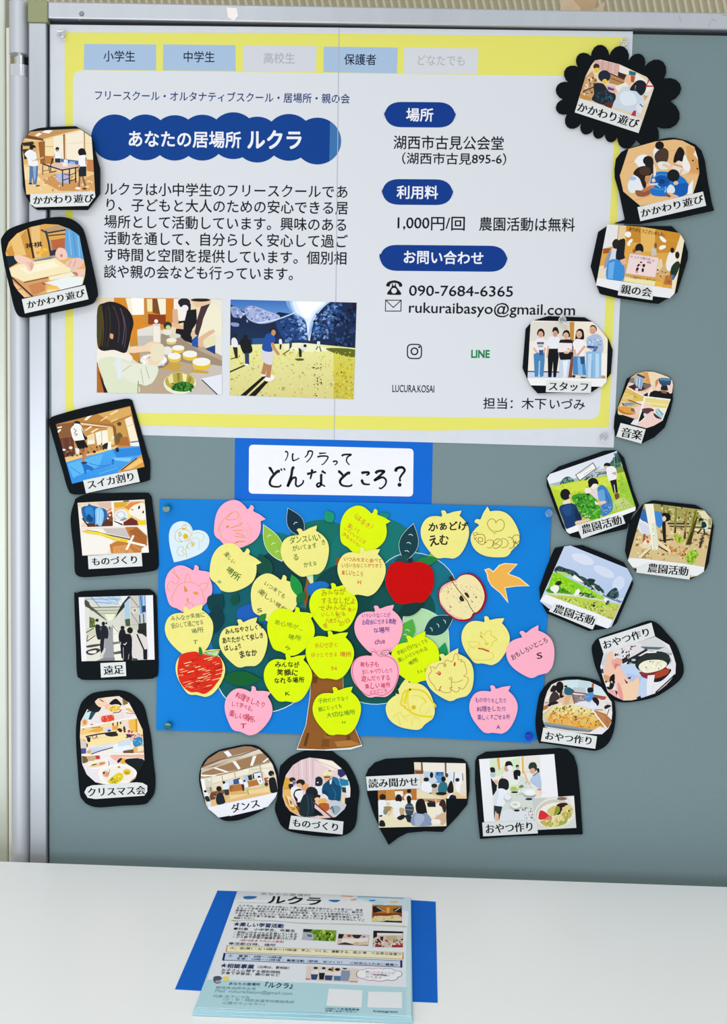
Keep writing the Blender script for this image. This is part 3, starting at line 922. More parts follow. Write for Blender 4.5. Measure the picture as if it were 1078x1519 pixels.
# --- parents' meeting
rt = card((870, 325, 6.7375), '205,68 360,60 540,68 850,70 920,140 975,215 1012,330 1008,400 905,735 720,846 640,838 320,790 150,750 130,735 95,640 42,470 118,125',
 [('205,52 320,60 560,78 930,140 975,215 880,740 830,790 700,775 310,715 92,660 130,500', '''p #e0a84a 0,0 1100,0 1100,900 0,900
p #e8e6ea 150,40 325,50 300,260 150,300
p #e8cfa0 320,55 395,62 380,220 310,210
l #b98a50 6 322,60 305,210
p #c98a2e 395,60 700,90 690,260 400,220
p #e9b860 540,80 700,100 690,330 540,320
p #cf8f2c 690,100 940,140 900,330 690,340
l #a87424 5 690,110 684,330
l #d8a044 5 800,200 930,235
p #f3e6c8 940,150 980,215 880,720 850,690 880,330
p #c8924c 130,560 380,560 380,640 110,600
p #e9dcc0 120,470 220,460 220,600 110,600
p #a85a28 165,295 240,290 230,340 165,345
p #d3dcea 180,430 260,290 310,300 300,420 210,480
s #2a1f1c 255,240 285,200 320,215 315,290 270,290
s #181c24 290,390 305,280 350,200 385,215 375,350 380,390 320,420
e #1f1a1c 345,240,34,40
p #8f9cb0 180,420 230,310 250,320 210,470 170,500
s #3c8ed8 215,430 290,400 360,440 380,520 350,615 200,600
p #6fb0ea 220,440 280,420 260,600 210,590
p #e8b498 330,410 390,390 400,450 360,460
s #1c1a1c 480,300 500,255 540,245 565,280 560,330 500,325
e #d8a888 520,335,34,20
p #9a5a2a 460,300 490,300 485,335 460,335
p #cfc6bc 640,300 690,270 700,360 650,370
e #8a5a3a 688,265,14,30
s #f0eeea 830,330 880,340 890,420 830,520 790,480 800,400
e #2a1c18 855,312,20,28
e #241a18 905,360,22,36
s #1c3424 850,470 910,420 930,470 870,600 835,560
p #3f6fa8 840,550 880,560 870,610 850,605
p #b9703c 790,560 850,570 850,660 770,650
p #d8b078 700,480 790,440 800,560 700,600
p #e8d4a8 690,430 750,390 760,470 690,560
n #c08a50/#8a4a24/#e0c088 16 14 4 700,480 830,560 830,650 720,640
p #f0d8d8 432,345 720,385 685,582 388,542
l #d8bcc0 4 432,345 720,385 685,582 388,542 432,345
e #c9a8d0 450,375,12,12
e #c9a8d0 665,415,12,12
e #241a1c 543,432,12,8
s #1c1618 500,470 520,445 530,460 510,475
s #1c1618 560,450 585,455 575,480 560,475
s #241c20 490,530 495,490 520,485 505,530
s #1c1c20 548,520 555,490 572,500 565,530
e #d87a7a 500,525,10,14
e #e8b0b0 540,460,10,10
s #f6f4f2 378,160 395,128 435,130 443,165 415,184
s #f6f4f2 405,260 412,225 445,198 462,210 440,240 430,268
s #f6f4f2 728,178 750,172 795,215 780,235 745,215
s #f6f4f2 722,290 740,265 785,262 788,285 740,308
p #efe6b0 380,570 690,620 680,670 370,620
p #e8b848 690,620 760,630 750,690 690,680
p #edeef2 90,585 880,700 870,800 60,720''')],
 [('345,640 640,680 662,765 655,810 310,760 320,700', '親の会', (338, 696), (652, 736), 100)],
 'black card showing a parents meeting around a white placard, right of the poster', d0=.0035, thick=.0014)
k = Ink(BOARD, TOP, (870, 325, 6.7375))
k.text('ありがとうございました。', (420, 96), (800, 160), 40, '#2a2018', bold=.01); k.build('lettering', rt); k = Ink(BOARD, TOP, (870, 325, 6.7375)); k.text('ルクラ親の会', (472, 380), (640, 402), 30, '#8a6a70')
k.build('lettering', rt); k = Ink(BOARD, TOP, (870, 325, 6.7375)); k.text('とても感動的ないい会でした', (385, 575), (690, 612), 26, '#3a2c14'); k.build('lettering', rt); k = Ink(BOARD, TOP, (870, 325, 6.7375)); k.text('募集', (602, 430), (645, 436), 24, '#5a4a4c')
k.build('lettering', rt)

# --- staff
rt = card((770, 460, 7.434), '172,110 320,66 720,80 800,125 840,165 985,320 1030,440 1010,700 900,835 780,918 540,912 205,918 125,830 90,760 38,640 72,205 118,152',
 [('125,135 150,115 800,128 850,165 970,310 975,330 962,790 912,845 125,830 90,760', '''p #efe9de 0,0 1100,0 1100,1000 0,1000
p #f2e8d6 605,125 1000,130 1000,780 620,780
p #c98e3c 555,130 608,130 600,330 560,340
p #a0622a 560,330 605,330 560,740 530,740
p #e0dad2 120,130 555,130 555,340 120,340
p #8a4a2a 570,470 600,470 580,745 535,745
p #d8c8b0 600,700 960,740 960,770 600,760
p #c9d4ec 90,675 460,680 460,745 90,745
l #1c222c 12 90,676 460,684
p #f4f0e8 905,480 975,480 962,760 905,740
p #c8964c 905,720 950,725 950,755 905,750
e #d8d0c8 505,200,30,40
s #1c1814 197,250 215,212 250,205 277,240 270,290 205,280
e #e0b096 236,268,28,36
p #efe8ec 150,400 190,330 230,315 300,330 320,420 280,450 170,450
s #efe8ec 135,410 180,330 220,310 280,320 315,380 290,420 275,470 180,460
p #5a6474 195,352 272,352 272,378 195,378
p #a0a8b4 205,388 262,388 262,408 205,408
l #e0b494 22 160,420 225,510
l #e0b494 22 285,420 250,510
p #4c84b8 158,485 200,470 280,470 280,560 265,730 230,740 215,600 208,735 170,735
p #9cc8ea 215,560 232,560 225,720 210,700
p #2c5c94 215,440 265,440 262,500 225,500
s #e9ecf4 310,320 350,290 420,290 450,330 430,420 320,420
s #1e1a18 362,250 375,195 415,190 435,230 430,262 372,240
e #d8a68c 396,262,27,36
p #0f1116 312,425 430,425 435,520 405,740 375,740 372,560 355,740 318,740
l #e0b494 18 320,400 305,520
s #1c1c22 440,350 490,325 560,325 590,360 580,520 450,540
s #1c1614 480,255 500,225 535,222 555,250 552,300 484,290
e #e4b89c 515,282,30,36
p #15171c 445,470 575,470 570,545 450,548
p #c8d4e6 440,550 565,545 540,740 505,740 500,620 480,740 440,740
p #e9eef6 480,560 540,555 515,740 490,730
p #f2e6e4 430,360 582,365 585,460 425,465
p #d8a08c 560,430 582,430 582,460 550,465
e #c86a6a 540,430,9,9
l #4a342c 4 224,262 232,261
l #4a342c 4 242,261 250,262
l #b04a44 5 226,282 248,282
l #4a342c 4 384,256 392,255
l #4a342c 4 402,255 410,256
l #b04a44 5 388,274 406,274
l #4a342c 4 503,276 511,275
l #4a342c 4 521,275 529,276
l #b04a44 5 506,296 526,296
e #d8b494 520,468,30,14
s #f4eff2 590,360 640,325 700,325 745,380 720,420 705,510 610,500 600,430
s #15110f 618,320 630,235 665,205 705,225 715,300 700,325 640,315
e #e4b498 660,268,32,40
l #e0b090 26 720,400 640,500
l #4a342c 4 646,262 655,261
l #4a342c 4 667,261 676,262
l #b04a44 6 648,284 674,284
l #e0b090 22 610,440 620,500
p #4a86c4 590,510 720,510 735,715 590,710
p #84b8e4 640,520 690,520 700,715 650,715
p #2c5078 670,520 722,510 720,590 680,600
p #1c1c22 680,735 735,740 735,750 680,750
e #f0e0d8 640,735,30,16
e #2c241e 600,730,20,14
s #a9c0de 742,320 790,280 860,265 915,320 922,450 880,470 760,420
n #dfe8f4/#7f98c0 40 9 5 760,320 900,320 900,420 770,420
l #1f3f88 22 752,405 860,412
p #4a78b8 830,400 865,410 845,460 805,465
s #1c1614 775,215 790,170 830,168 852,200 845,235 780,230
e #dfae92 810,222,36,44
l #e0b090 24 765,465 820,500
l #4a342c 5 790,218 804,217
l #4a342c 5 816,217 830,218
c #b04a44 6 794,240 810,246 828,240
l #e0b090 24 870,445 825,495
p #8fbce4 738,460 905,455 900,748 735,745
p #bcd8f2 760,480 800,480 790,745 755,745
p #bcd8f2 840,480 880,480 880,745 840,745
l #5a8cc0 6 802,560 800,740
p #f2f2f4 80,748 975,755 975,850 80,840''')],
 [('300,772 795,790 790,915 292,905', 'スタッフ', (318, 838), (772, 848), 108)],
 'black octagon card with a photo of five staff members standing in a row', d0=.0020, thick=.0014)

# --- music
rt = card((905, 545, 10.78), '430,90 560,58 680,62 800,100 940,150 1000,230 1000,520 960,700 870,960 700,1120 490,1222 90,1105 60,960 75,780 120,640 270,180',
 [('425,92 560,64 690,70 810,108 930,155 990,215 1002,280 985,420 960,520 835,850 700,930 575,972 325,905 120,740 118,650 270,290 330,160', '''p #e8cfa8 0,0 1100,0 1100,1100 0,1100
p #d9b486 420,60 640,80 660,300 560,420 330,400 240,310
p #e09a5a 520,80 600,80 660,200 660,280 570,230
p #efdcb8 600,70 1000,70 1000,400 660,330
p #8a7a68 310,170 380,160 390,250 300,250
s #3a2a2a 280,300 400,250 560,250 650,290 560,350 450,380 380,350
p #3a2028 285,300 400,310 390,370
p #9fb4d6 400,140 540,180 500,350 470,350 440,300 430,320 400,280 385,220
l #dfe8f4 8 430,160 420,280
l #dfe8f4 8 470,170 460,330
l #5a6a8c 6 450,165 440,300
l #5a6a8c 6 500,180 480,340
l #2c4a5c 34 435,115 540,160
p #e0b050 540,180 580,190 560,250 530,230
s #7a6a64 520,270 620,260 650,290 560,340
s #f0cfc4 255,250 330,245 380,265 330,290 300,300 260,330 240,300
s #f0cfc4 440,380 560,380 660,300 700,280 690,350 600,400 520,440 460,420
p #f0cfc4 400,330 450,330 440,400 400,390
p #efe6e4 590,420 660,330 690,370 640,440 600,470
p #0f1614 530,440 600,400 600,460 560,490
p #0f1614 640,400 700,370 1000,400 990,530 610,480
s #3a4a64 770,210 800,170 950,180 970,230 950,330 900,370 820,360 790,290
l #4f8fb8 30 800,190 950,200
l #2c5c80 20 800,225 945,235
p #1c2430 800,290 940,300 920,370 810,365
s #f2d4c4 720,340 760,210 790,260 820,290 790,350 770,380
s #f2d4c4 910,280 950,290 980,230 1000,260 990,400 940,410 920,340
p #9a5a3a 790,370 900,380 900,420 830,410
p #c98a5a 720,220 770,170 760,260 720,330
p #e2bd62 250,300 530,450 500,600 420,620 130,650 150,520
p #e8cc80 200,400 380,440 360,520 170,500
l #c9a04c 6 170,470 400,420
l #c9a04c 6 220,380 420,460
s #c09a2c 370,480 390,450 430,450 420,490
p #f0d0bc 180,540 300,560 300,650 160,640
s #e2a048 130,640 260,620 400,700 380,750 260,750 130,690
s #b97a2c 130,660 240,720 380,740 260,760 150,710
p #6a6e6a 330,640 420,680 420,720 330,700
p #8c99aa 180,570 330,560 410,580 330,610 250,620 200,610
p #efe8e4 400,545 520,540 510,600 440,600
l #2a3050 14 190,570 215,610
l #5a3034 14 290,520 420,570 500,600
s #f0cdc0 390,640 520,600 480,720 430,760 400,720
s #eec4b4 190,740 300,760 430,750 440,810 280,815 210,780
p #0f1412 120,760 200,760 400,825 330,900 100,900
p #e4e8ee 380,830 440,830 430,960 320,910
p #f2ecdc 545,460 960,515 840,850 430,890
p #ead98a 560,490 950,530 900,650 720,640 540,620
l #f6eeb8 14 560,560 920,610
l #d9c468 8 600,600 900,640
s #f2d2c4 540,590 640,590 690,640 620,650 540,650
s #5a3a40 520,660 640,650 700,690 600,740 560,780 510,700
p #1c1412 510,690 540,760 590,760 480,860 440,880
s #d6dce0 530,740 580,740 590,790 550,800
p #8fc0d0 730,650 850,740 820,830 720,720
l #e4f2f4 10 740,670 820,800
l #4a90a8 10 760,660 845,750
s #4a2a30 680,720 740,760 820,830 720,800
s #f0cfc8 540,830 640,710 690,720 700,800 830,840 750,920 600,970 430,930
l #f6f4f0 16 250,310 545,465 960,515
l #f6f4f0 18 548,465 435,890''')],
 [('165,888 565,990 495,1220 95,1105', '音楽', (170, 1028), (512, 1090), 172)],
 'small black oval card with four photos of hands holding thumb pianos', d0=.0014, thick=.0016)
k = Ink(BOARD, TOP, (905, 545, 10.78)); k.text('カリンバ', (380, 462), (735, 512), 62, '#e6dc4a', bold=.015); k.build('lettering', rt)

# --- watermelon splitting
rt = card((70, 590, 6.7375), '15,250 30,210 75,180 360,100 700,25 800,10 840,25 855,60 945,370 1000,570 1022,640 1022,780 1000,832 780,880 420,955 260,965 205,910 150,720 120,620',
 [('85,265 828,82 972,690 248,860', '''p #c88f4c 50,50 1020,50 1020,900 50,900
p #b9803e 80,260 830,80 845,180 650,265 330,240
p #d9a860 500,160 830,90 840,170 640,240
p #a87034 330,240 660,265 640,300 340,300
p #fbf4e4 365,225 405,185 450,175 395,225
p #f4dca8 525,232 600,182 608,192 540,232
p #f4dca8 622,165 700,120 712,132 640,172
p #f0d8a0 630,240 700,205 705,215 640,245
p #8a5a36 80,265 330,240 340,420 110,420
p #fbf6ea 95,340 130,310 140,325 105,355
p #fbf6ea 100,295 145,285 148,298 105,305
p #e8d6b4 330,250 640,290 640,300 340,270
p #f6e8c4 370,330 430,285 452,290 385,332
p #f6e8c4 430,345 500,305 515,310 450,350
p #6a3a2a 110,410 260,390 280,560 165,600
l #8a5a44 5 150,410 165,520
l #4a2a22 5 185,405 200,520
l #8a5a44 5 225,400 238,510
p #e8d8a8 400,380 470,350 480,460 400,470
p #f4efe0 480,350 540,330 545,470 500,475
p #f4efe0 545,330 605,320 610,460 550,470
p #e9cd8a 600,300 660,300 670,470 610,470
p #8a5a2a 650,270 690,290 720,470 680,470
p #c89a4c 680,270 780,220 800,390 700,400
e #5a4024 720,262,22,20
e #6a5a34 720,400,34,52
e #e8dfc0 655,398,15,22
p #b06a34 730,400 800,390 830,480 720,480
p #f6ead0 775,215 840,185 910,430 830,440
l #d9c49a 5 790,290 870,260
p #f4ecd8 828,445 925,430 925,490 830,480
l #2f6fb8 12 835,445 910,435
p #e8c888 160,600 420,560 700,480 700,520 420,575 190,645
n #2a241e/#4a3a2c/#8a6a48 44 12 4 150,540 420,480 600,450 640,500 420,560 170,595
p #f2ecdc 400,425 470,420 470,460 405,470
e #f0ece4 235,500,18,14
e #f0ece4 165,520,20,10
p #efe8dc 280,500 320,510 320,570 290,560
e #22201c 470,540,16,14
s #22221e 560,470 600,450 640,460 630,500 570,510
p #f4f0e4 610,440 640,440 640,520 600,520
g #4aa8ee #2f8ce0 190,645 420,585 700,500 930,480 1000,600 700,750 250,880
p #5ab4f0 200,660 420,600 560,560 520,680 260,800
p #2c86da 650,520 930,490 940,570 700,600
p #7cc6f4 640,600 850,600 820,640 680,625
c #2470c0 6 420,650 520,680 620,670
c #2470c0 5 470,720 560,690 640,660
s #1f74cc 650,610 670,620 660,665 645,660
s #1f6ec4 345,655 380,660 460,700 450,730 400,720 380,770 360,700
l #6ab8ee 6 520,760 700,700
l #2274c6 5 230,690 330,760
e #1e2a2c 700,520,17,24
s #1e2a2c 680,515 690,500 715,510 715,540 690,540
p #d99a44 700,745 830,640 960,560 990,700 830,720
p #efc478 760,720 930,600 960,640 830,715
l #1f2a3a 10 740,725 860,630 895,605
s #f2efea 235,330 250,290 290,265 340,280 375,390 370,420 275,435
s #1c1a1a 255,270 280,235 320,240 330,275 300,272
s #f4f2ee 270,258 320,262 325,275 275,278
c #3a3a3e 6 262,310 290,330 270,345
c #3a3a3e 6 270,360 300,365 280,380
s #1a1c20 340,300 375,380 400,400 390,420 370,410
p #121216 275,432 370,420 408,495 330,520 305,500
l #a86a48 24 340,515 365,580 360,630
l #c08058 26 385,505 375,580 355,635
e #1e3a5a 370,650,32,11''')],
 [('358,825 895,712 925,840 388,955', 'スイカ割り', (395, 875), (880, 780), 96)],
 'black square card below the poster corner showing someone on a bright blue sheet', d0=.0020, thick=.0014, corners=())

# --- craft collage
rt = card((100, 730, 7.7), '80,110 110,65 240,22 500,12 880,8 930,25 955,60 965,140 1010,480 1035,760 1030,860 960,905 600,945 330,965 180,972 110,950 82,890 75,700 35,310',
 [('116,122 880,84 930,690 170,725', '''p #f4ede6 60,40 1000,40 1000,800 60,800
p #e9d0b8 120,125 500,108 518,388 150,400
p #d8bca8 330,120 500,112 500,200 380,170
p #efe6da 125,160 180,150 190,330 150,400 135,380
l #e8cc5a 12 130,150 165,185
p #5a2e1e 220,360 520,290 518,388 230,398
p #7a4a34 400,300 510,220 518,340
s #1c64a8 160,180 230,155 245,130 275,150 330,165 440,200 450,280 400,350 300,360 230,345 180,300
s #2f86cc 200,190 270,170 300,220 290,290 230,290
s #0f3f74 240,250 290,300 270,340 220,310
s #8cc4ee 320,200 370,175 410,220 415,290 390,380 360,385 340,360 320,380 320,300
l #c4e2f8 7 350,200 345,370
l #c4e2f8 7 385,210 375,370
l #d8642e 12 450,220 500,190
l #d8642e 12 455,250 500,225
l #d8642e 10 460,270 500,262
e #f0e8e0 485,262,12,12
e #f0e8e0 462,300,10,10
l #1c1c20 14 170,300 240,390
p #e8c088 528,115 885,95 895,375 640,382 535,320
p #d8a83a 530,120 690,110 660,170 540,180
p #e08a3a 650,180 720,120 850,105 760,160 700,210
l #4a3420 12 640,105 700,100
s #f6e070 640,190 700,210 720,280 670,290
s #e2e6ea 540,240 610,195 680,230 690,290 640,340 560,330
e #b9c0c4 610,260,50,40,0
e #e8ecee 610,260,40,32,0
s #8a9096 600,320 660,290 670,310 610,335
p #eef0f2 530,320 640,330 635,382 535,360
p #1a1a26 530,325 630,365 628,382 535,338
p #6a2a1e 640,382 640,345 730,290 800,330 810,378
s #f4ece0 700,210 760,150 850,125 890,160 895,300 840,320 780,290 720,260
p #c0703a 725,190 755,200 750,212 725,200
e #26221e 818,175,11,22,15
e #26221e 865,228,9,18,15
s #f0d020 800,340 830,320 890,330 890,375 820,372
p #e8ded4 150,408 890,388 915,690 170,715
p #f2ece6 160,430 480,420 520,600 450,700 170,715
p #c8c0bc 400,415 700,410 700,520 450,470
p #c07a3a 660,400 790,395 910,500 910,620 840,690 500,700 480,600 560,560 720,540
p #a8642c 700,450 800,400 900,500 900,600 760,560
p #d8985a 520,620 680,600 760,690 520,695
p #f4f0ec 800,395 890,390 905,480
l #8a5226 5 720,430 880,560
l #8a5226 5 760,410 900,540
l #e0a868 6 740,600 860,680
n #8a4a20 14 6 3 530,620 700,640 700,690 530,690
p #d8c8a0 165,440 230,430 240,460 180,462
l #3a3a24 12 225,438 340,455 480,492 720,540
l #eacb1e 34 215,452 380,478 540,535 700,562
l #f6e460 10 240,452 420,490 600,545
l #f4f2ea 24 752,500 675,655
l #f4f2ea 24 690,565 885,612
p #f6f2ee 850,640 930,600 930,690 840,695''')],
 [('232,728 845,690 856,846 242,880', 'ものづくり', (270, 796), (815, 768), 100)],
 'black card with a craft collage of a yellow pinwheel stick and blue paper, left side', d0=.0028, thick=.0014, corners=())

# --- outing
rt = card((105, 870, 7.985), '40,120 60,85 120,62 330,50 540,40 880,35 940,45 1000,100 1010,200 1030,700 1030,1020 1000,1075 900,1098 500,1105 180,1108 110,1090 72,1030 60,700',
 [('93,128 972,103 992,866 128,886', '''p #eeecf2 60,60 1050,60 1050,920 60,920
p #d6d6c8 160,125 880,108 905,866 190,884
p #bcd4ee 165,125 600,112 560,210 360,220 250,170
p #e4e8e4 600,112 680,110 610,230 540,240
l #5a6468 7 240,125 340,240 440,400
l #6a7478 6 165,150 600,150
l #8a9a9e 5 330,125 600,230
l #8a9a9e 5 430,120 600,180
l #6a7478 6 300,185 480,200
l #8a9298 5 500,115 570,210
p #c8ccb8 250,250 590,250 500,400 440,400
l #4a4e48 9 230,250 600,240
l #6a6e60 6 300,285 570,280
l #6a6e60 5 340,320 550,318
p #e8ecd0 400,330 530,325 490,400 440,405
s #4a4a40 165,160 210,180 235,230 320,300 380,360 430,410 330,340 220,260 170,230
l #6a6a60 12 230,270 330,320 400,380
p #dcdcd4 165,240 215,260 220,480 180,500
p #5a6a34 220,360 280,380 290,480 220,490
n #8a9a4a/#3a4a24 24 10 5 225,370 300,390 300,480 225,480
p #d0d0ca 580,250 630,240 650,470 590,470
p #2a2c2c 610,200 680,115 710,115 640,240 560,330 520,380 560,290
p #a9c8e0 635,200 690,140 700,440 650,440
p #cac6bc 700,120 790,110 810,520 720,500
l #6a6a64 7 700,120 810,250
l #7a7a74 7 710,310 810,450
l #8a8a80 4 705,250 810,245
l #9a9a90 4 710,455 810,450
e #efeadc 757,282,28,30
e #9a9286 757,282,17,20
p #7aa4d0 800,110 885,108 890,330 820,330
l #2a3a54 7 825,110 850,330
l #e8eef4 7 860,108 870,330
p #24406c 845,230 885,225 890,300 850,305
p #c0c8cc 800,330 890,310 895,440 810,440
l #2a3438 12 815,340 820,430
l #2a3438 12 860,330 865,430
p #232a26 800,440 895,430 898,600 800,530
p #4a5a3a 640,390 700,380 705,470 650,470
p #9a9ca0 430,480 500,480 510,870 380,880 400,650
p #eceadc 500,460 560,500 620,700 620,875 520,875 500,620
p #5a5a5e 500,780 590,760 600,795 515,805
p #7a7a7e 490,660 570,650 575,675 500,690
l #b9b9b0 4 500,560 570,555
p #e2e0d0 185,600 350,560 370,880 190,882
s #4a4448 195,700 330,680 345,700 200,725
s #3a343a 190,760 300,730 350,760 260,810 190,800
s #e8e6dc 210,770 300,755 290,790 220,790
p #d0ceb8 185,520 290,480 300,540 200,620
l #3a3430 10 185,545 270,495
l #2c2c2c 10 190,650 290,580
l #2c2c2c 8 190,640 200,580
p #85858a 370,850 520,840 520,878 300,882
e #22242a 310,400,20,18
s #1a1c24 290,470 320,450 350,480 350,620 310,610
e #15161a 385,440,20,24
s #1b1f2a 330,500 370,465 420,470 445,540 435,620 400,620 385,760 360,800 345,700 350,620
p #4a5058 335,500 370,475 360,530
s #d6d4cc 345,830 400,730 410,760 370,835
p #cfcdc8 345,805 360,800 355,840 340,835
l #1c1c20 8 460,470 462,510
e #2a2a2c 420,435,12,12
l #55554c 6 490,460 560,540
e #1c1a1c 612,488,24,22
s #151922 565,580 590,510 640,520 650,640 600,700 575,660
e #1a1614 700,520,34,38
s #e2c8b8 650,555 690,550 680,570
s #10131c 600,580 660,560 720,600 725,870 620,870 605,740
l #e4e4e4 9 625,680 640,690 660,665
l #e4e4e4 6 590,660 590,690
p #10131c 585,690 610,690 615,850 600,850
l #c8c8cc 5 620,720 625,860
l #c8c8cc 5 690,800 680,860
s #dcd6d2 735,600 800,560 880,590 905,680 900,866 740,860 725,700
l #1c1c20 18 785,570 870,760
p #18181c 855,750 905,740 905,866 860,866
e #1e221e 830,530,44,30
p #10131c 730,850 790,855 790,870 730,870''')],
 [('350,908 648,893 656,1060 358,1080', '遠足', (385, 995), (628, 980), 116)],
 'black square card with a photo of people walking down a glass-roofed street', d0=.0028, thick=.0014, corners=())

# --- Christmas party
rt = card((105, 1020, 7.985), '110,210 165,130 260,70 420,45 560,38 680,65 790,140 860,230 900,380 945,600 970,860 995,1080 985,1250 930,1340 860,1385 600,1400 330,1420 200,1385 140,1330 105,1250 80,950 60,600 70,380',
 [('118,400 200,245 320,130 420,115 570,100 690,180 770,330 850,500 872,870 760,1080 690,1130 540,1150 380,1142 290,1120 190,1030 135,910 108,580', '''p #f2e6dc 0,0 1100,0 1100,1300 0,1300
p #e9dedc 230,230 600,180 780,330 780,380 230,440
p #1c4a54 200,270 320,260 240,380 140,370
p #c8e0e0 170,300 240,280 200,400 130,400
s #101c20 190,240 290,180 360,230 320,290 240,280
s #101416 200,240 300,150 330,180 320,230 250,260
s #f0cdb4 285,160 340,120 420,130 440,200 400,230 330,225
l #2a221e 10 345,140 385,165
p #ead9c8 390,110 600,100 620,200 450,210
s #101214 455,195 500,145 545,135 605,205 540,210
s #f0bca8 420,200 470,200 460,260 410,250
e #f6f0e4 520,245,85,46,-8
e #e9c04c 515,248,74,38,-8
n #f4dc84/#d89a2c 20 12 3 450,230 590,220 580,270 460,280
l #3a2c20 9 500,300 570,290 600,265
p #8a6a3a 610,130 650,120 680,190 620,210
e #f4efe6 700,262,64,40,15
s #e8b87a 640,255 690,240 740,280 760,300 700,290
l #5a4030 6 660,300 760,310
p #e8d8d4 330,330 620,290 620,400 330,430
s #e04838 365,345 430,330 500,325 510,390 440,410 370,405
n #f29a3a/#f6d8a0/#c82a2a 18 10 4 375,345 500,335 500,395 380,405
s #f0c490 130,380 190,380 200,430 150,460 125,440
e #d89060 165,410,22,30
e #a85a58 250,440,18,8
l #fdfaf6 10 110,478 500,400 850,335
p #f0d8a8 105,490 500,410 880,350 880,600 105,640
p #e8d8cc 620,400 690,380 700,500 640,520
p #efb84e 680,390 775,370 780,525 740,530 690,480
p #c88a2a 765,370 785,370 790,530 772,530
p #efc878 120,500 220,480 240,540 120,560
s #eaa83e 210,520 300,480 380,470 390,500 320,530
p #d8d4d8 380,480 480,460 480,520 390,530
l #6a5a4a 9 140,495 160,490
l #6a5a4a 9 235,480 350,465
p #3a3a44 545,410 560,405 560,460 545,450
p #4a4a4a 490,420 510,420 508,455 492,455
p #4a4a4a 580,405 600,405 598,430 582,435
p #e8a048 490,450 560,450 560,500 490,505
l #1e1c20 15 180,580 330,550 540,525
s #22201c 405,550 480,530 550,540 550,570 500,580 440,575
l #2a2a26 7 185,585 210,640 235,590
l #2a2a26 7 250,570 275,620 310,570
l #2a2a26 7 300,565 320,610
s #2a2428 550,500 580,480 610,505 590,530
s #3a2e2c 620,470 640,460 650,520 630,530
p #2c2c2c 480,560 560,560 550,590 500,585
p #f4dca0 200,620 650,560 660,640 330,680 200,690
s #1c1e26 190,590 225,590 230,640 200,640
p #e8b8b0 660,540 840,560 850,620 720,640
e #b83a5a 690,515,17,15
e #c83a3a 725,525,14,14
e #4a5a94 455,510,22,14
p #4a2a2c 650,550 720,555 715,590 670,590
n #c84a4a/#3a4a6a/#e8e0e0 14 12 5 640,500 850,560 850,620 660,590
s #c03a54 120,640 150,615 180,650 150,670
s #2c3c6a 130,690 190,660 200,700 150,710
p #d8c8b8 110,600 180,640 190,720 110,710
g #e2e4ee #b8c4dc 200,720 480,660 520,700 260,780
l #1f2c44 10 240,790 330,755 500,708
p #e0a060 190,750 240,735 235,780 195,780
p #e6ecf4 500,680 690,600 715,720 620,750 560,770 500,770
p #cdd8e6 560,640 700,610 710,680 560,700
p #6a5030 620,750 740,730 745,775 620,775
s #2f86b8 740,620 790,585 845,600 840,690 790,720 740,680
n #1c5a8c/#6ab0d8 12 12 2 750,620 840,620 830,700 750,690
p #e0b070 740,710 870,670 870,770 745,772
p #f0e0c0 790,700 870,690 870,740 790,760
p #4a4a94 120,720 180,720 180,780 120,785
l #fdfaf6 10 105,800 500,790 875,780
p #6a5a30 130,810 210,820 200,880 140,900
p #caa878 180,815 330,805 340,860 210,870
p #c83a3a 290,805 345,805 340,850 300,845
p #efe4e6 340,800 480,800 520,900 350,850
s #eab49c 480,800 700,800 880,800 880,880 700,850 560,880 500,850
l #fdf2ea 8 600,830 860,840
p #e8dfe6 130,900 500,850 640,920 600,1150 380,1160 200,1080
s #2a1c18 550,870 580,840 610,835 600,860 560,895
s #e8a838 585,880 620,840 650,850 640,910
s #0e1a1e 640,880 700,840 880,870 900,1150 720,1150 760,1060 770,980
e #f6f2ea 330,905,130,55,-10
e #eee6da 325,902,118,46,-10
s #e8c89c 210,940 270,905 390,880 400,905 300,940
s #7a6a1e 245,915 290,900 310,908 260,925
s #d88a5a 340,890 400,880 405,900 350,920
l #3a2a24 7 440,940 455,900 445,870
s #f4f0e8 330,990 400,940 520,910 660,910 770,980 770,1050 690,1120 540,1160 390,1140 340,1070
s #eee8dc 360,1000 430,960 540,930 660,935 740,990 730,1060 660,1110 540,1135 410,1115
s #e0a888 375,1010 410,985 455,1010 440,1060 390,1050
e #4a2a34 392,1010,13,14
l #3a2a22 5 420,1040 460,1000 455,965
s #e2c82a 440,1110 500,1050 560,1010 610,1020 620,1070 570,1120 500,1150
n #b8a81a/#f0e060/#8a8a1e 20 14 6 450,1090 610,1030 600,1090 480,1140
e #e6c030 665,1000,46,36
e #c89a18 665,1010,30,18
e #d86a5a 570,942,17,12
s #d8a888 700,1110 760,1060 820,1020 800,1080 740,1130''')],
 [('160,1240 190,1180 250,1158 780,1122 850,1130 905,1160 905,1230 870,1280 290,1320 200,1305', 'クリスマス会', (192, 1240), (885, 1212), 112)],
 'tall rounded black card with party food photos, lowest on the left side', d0=.0014, thick=.0016, corners=())

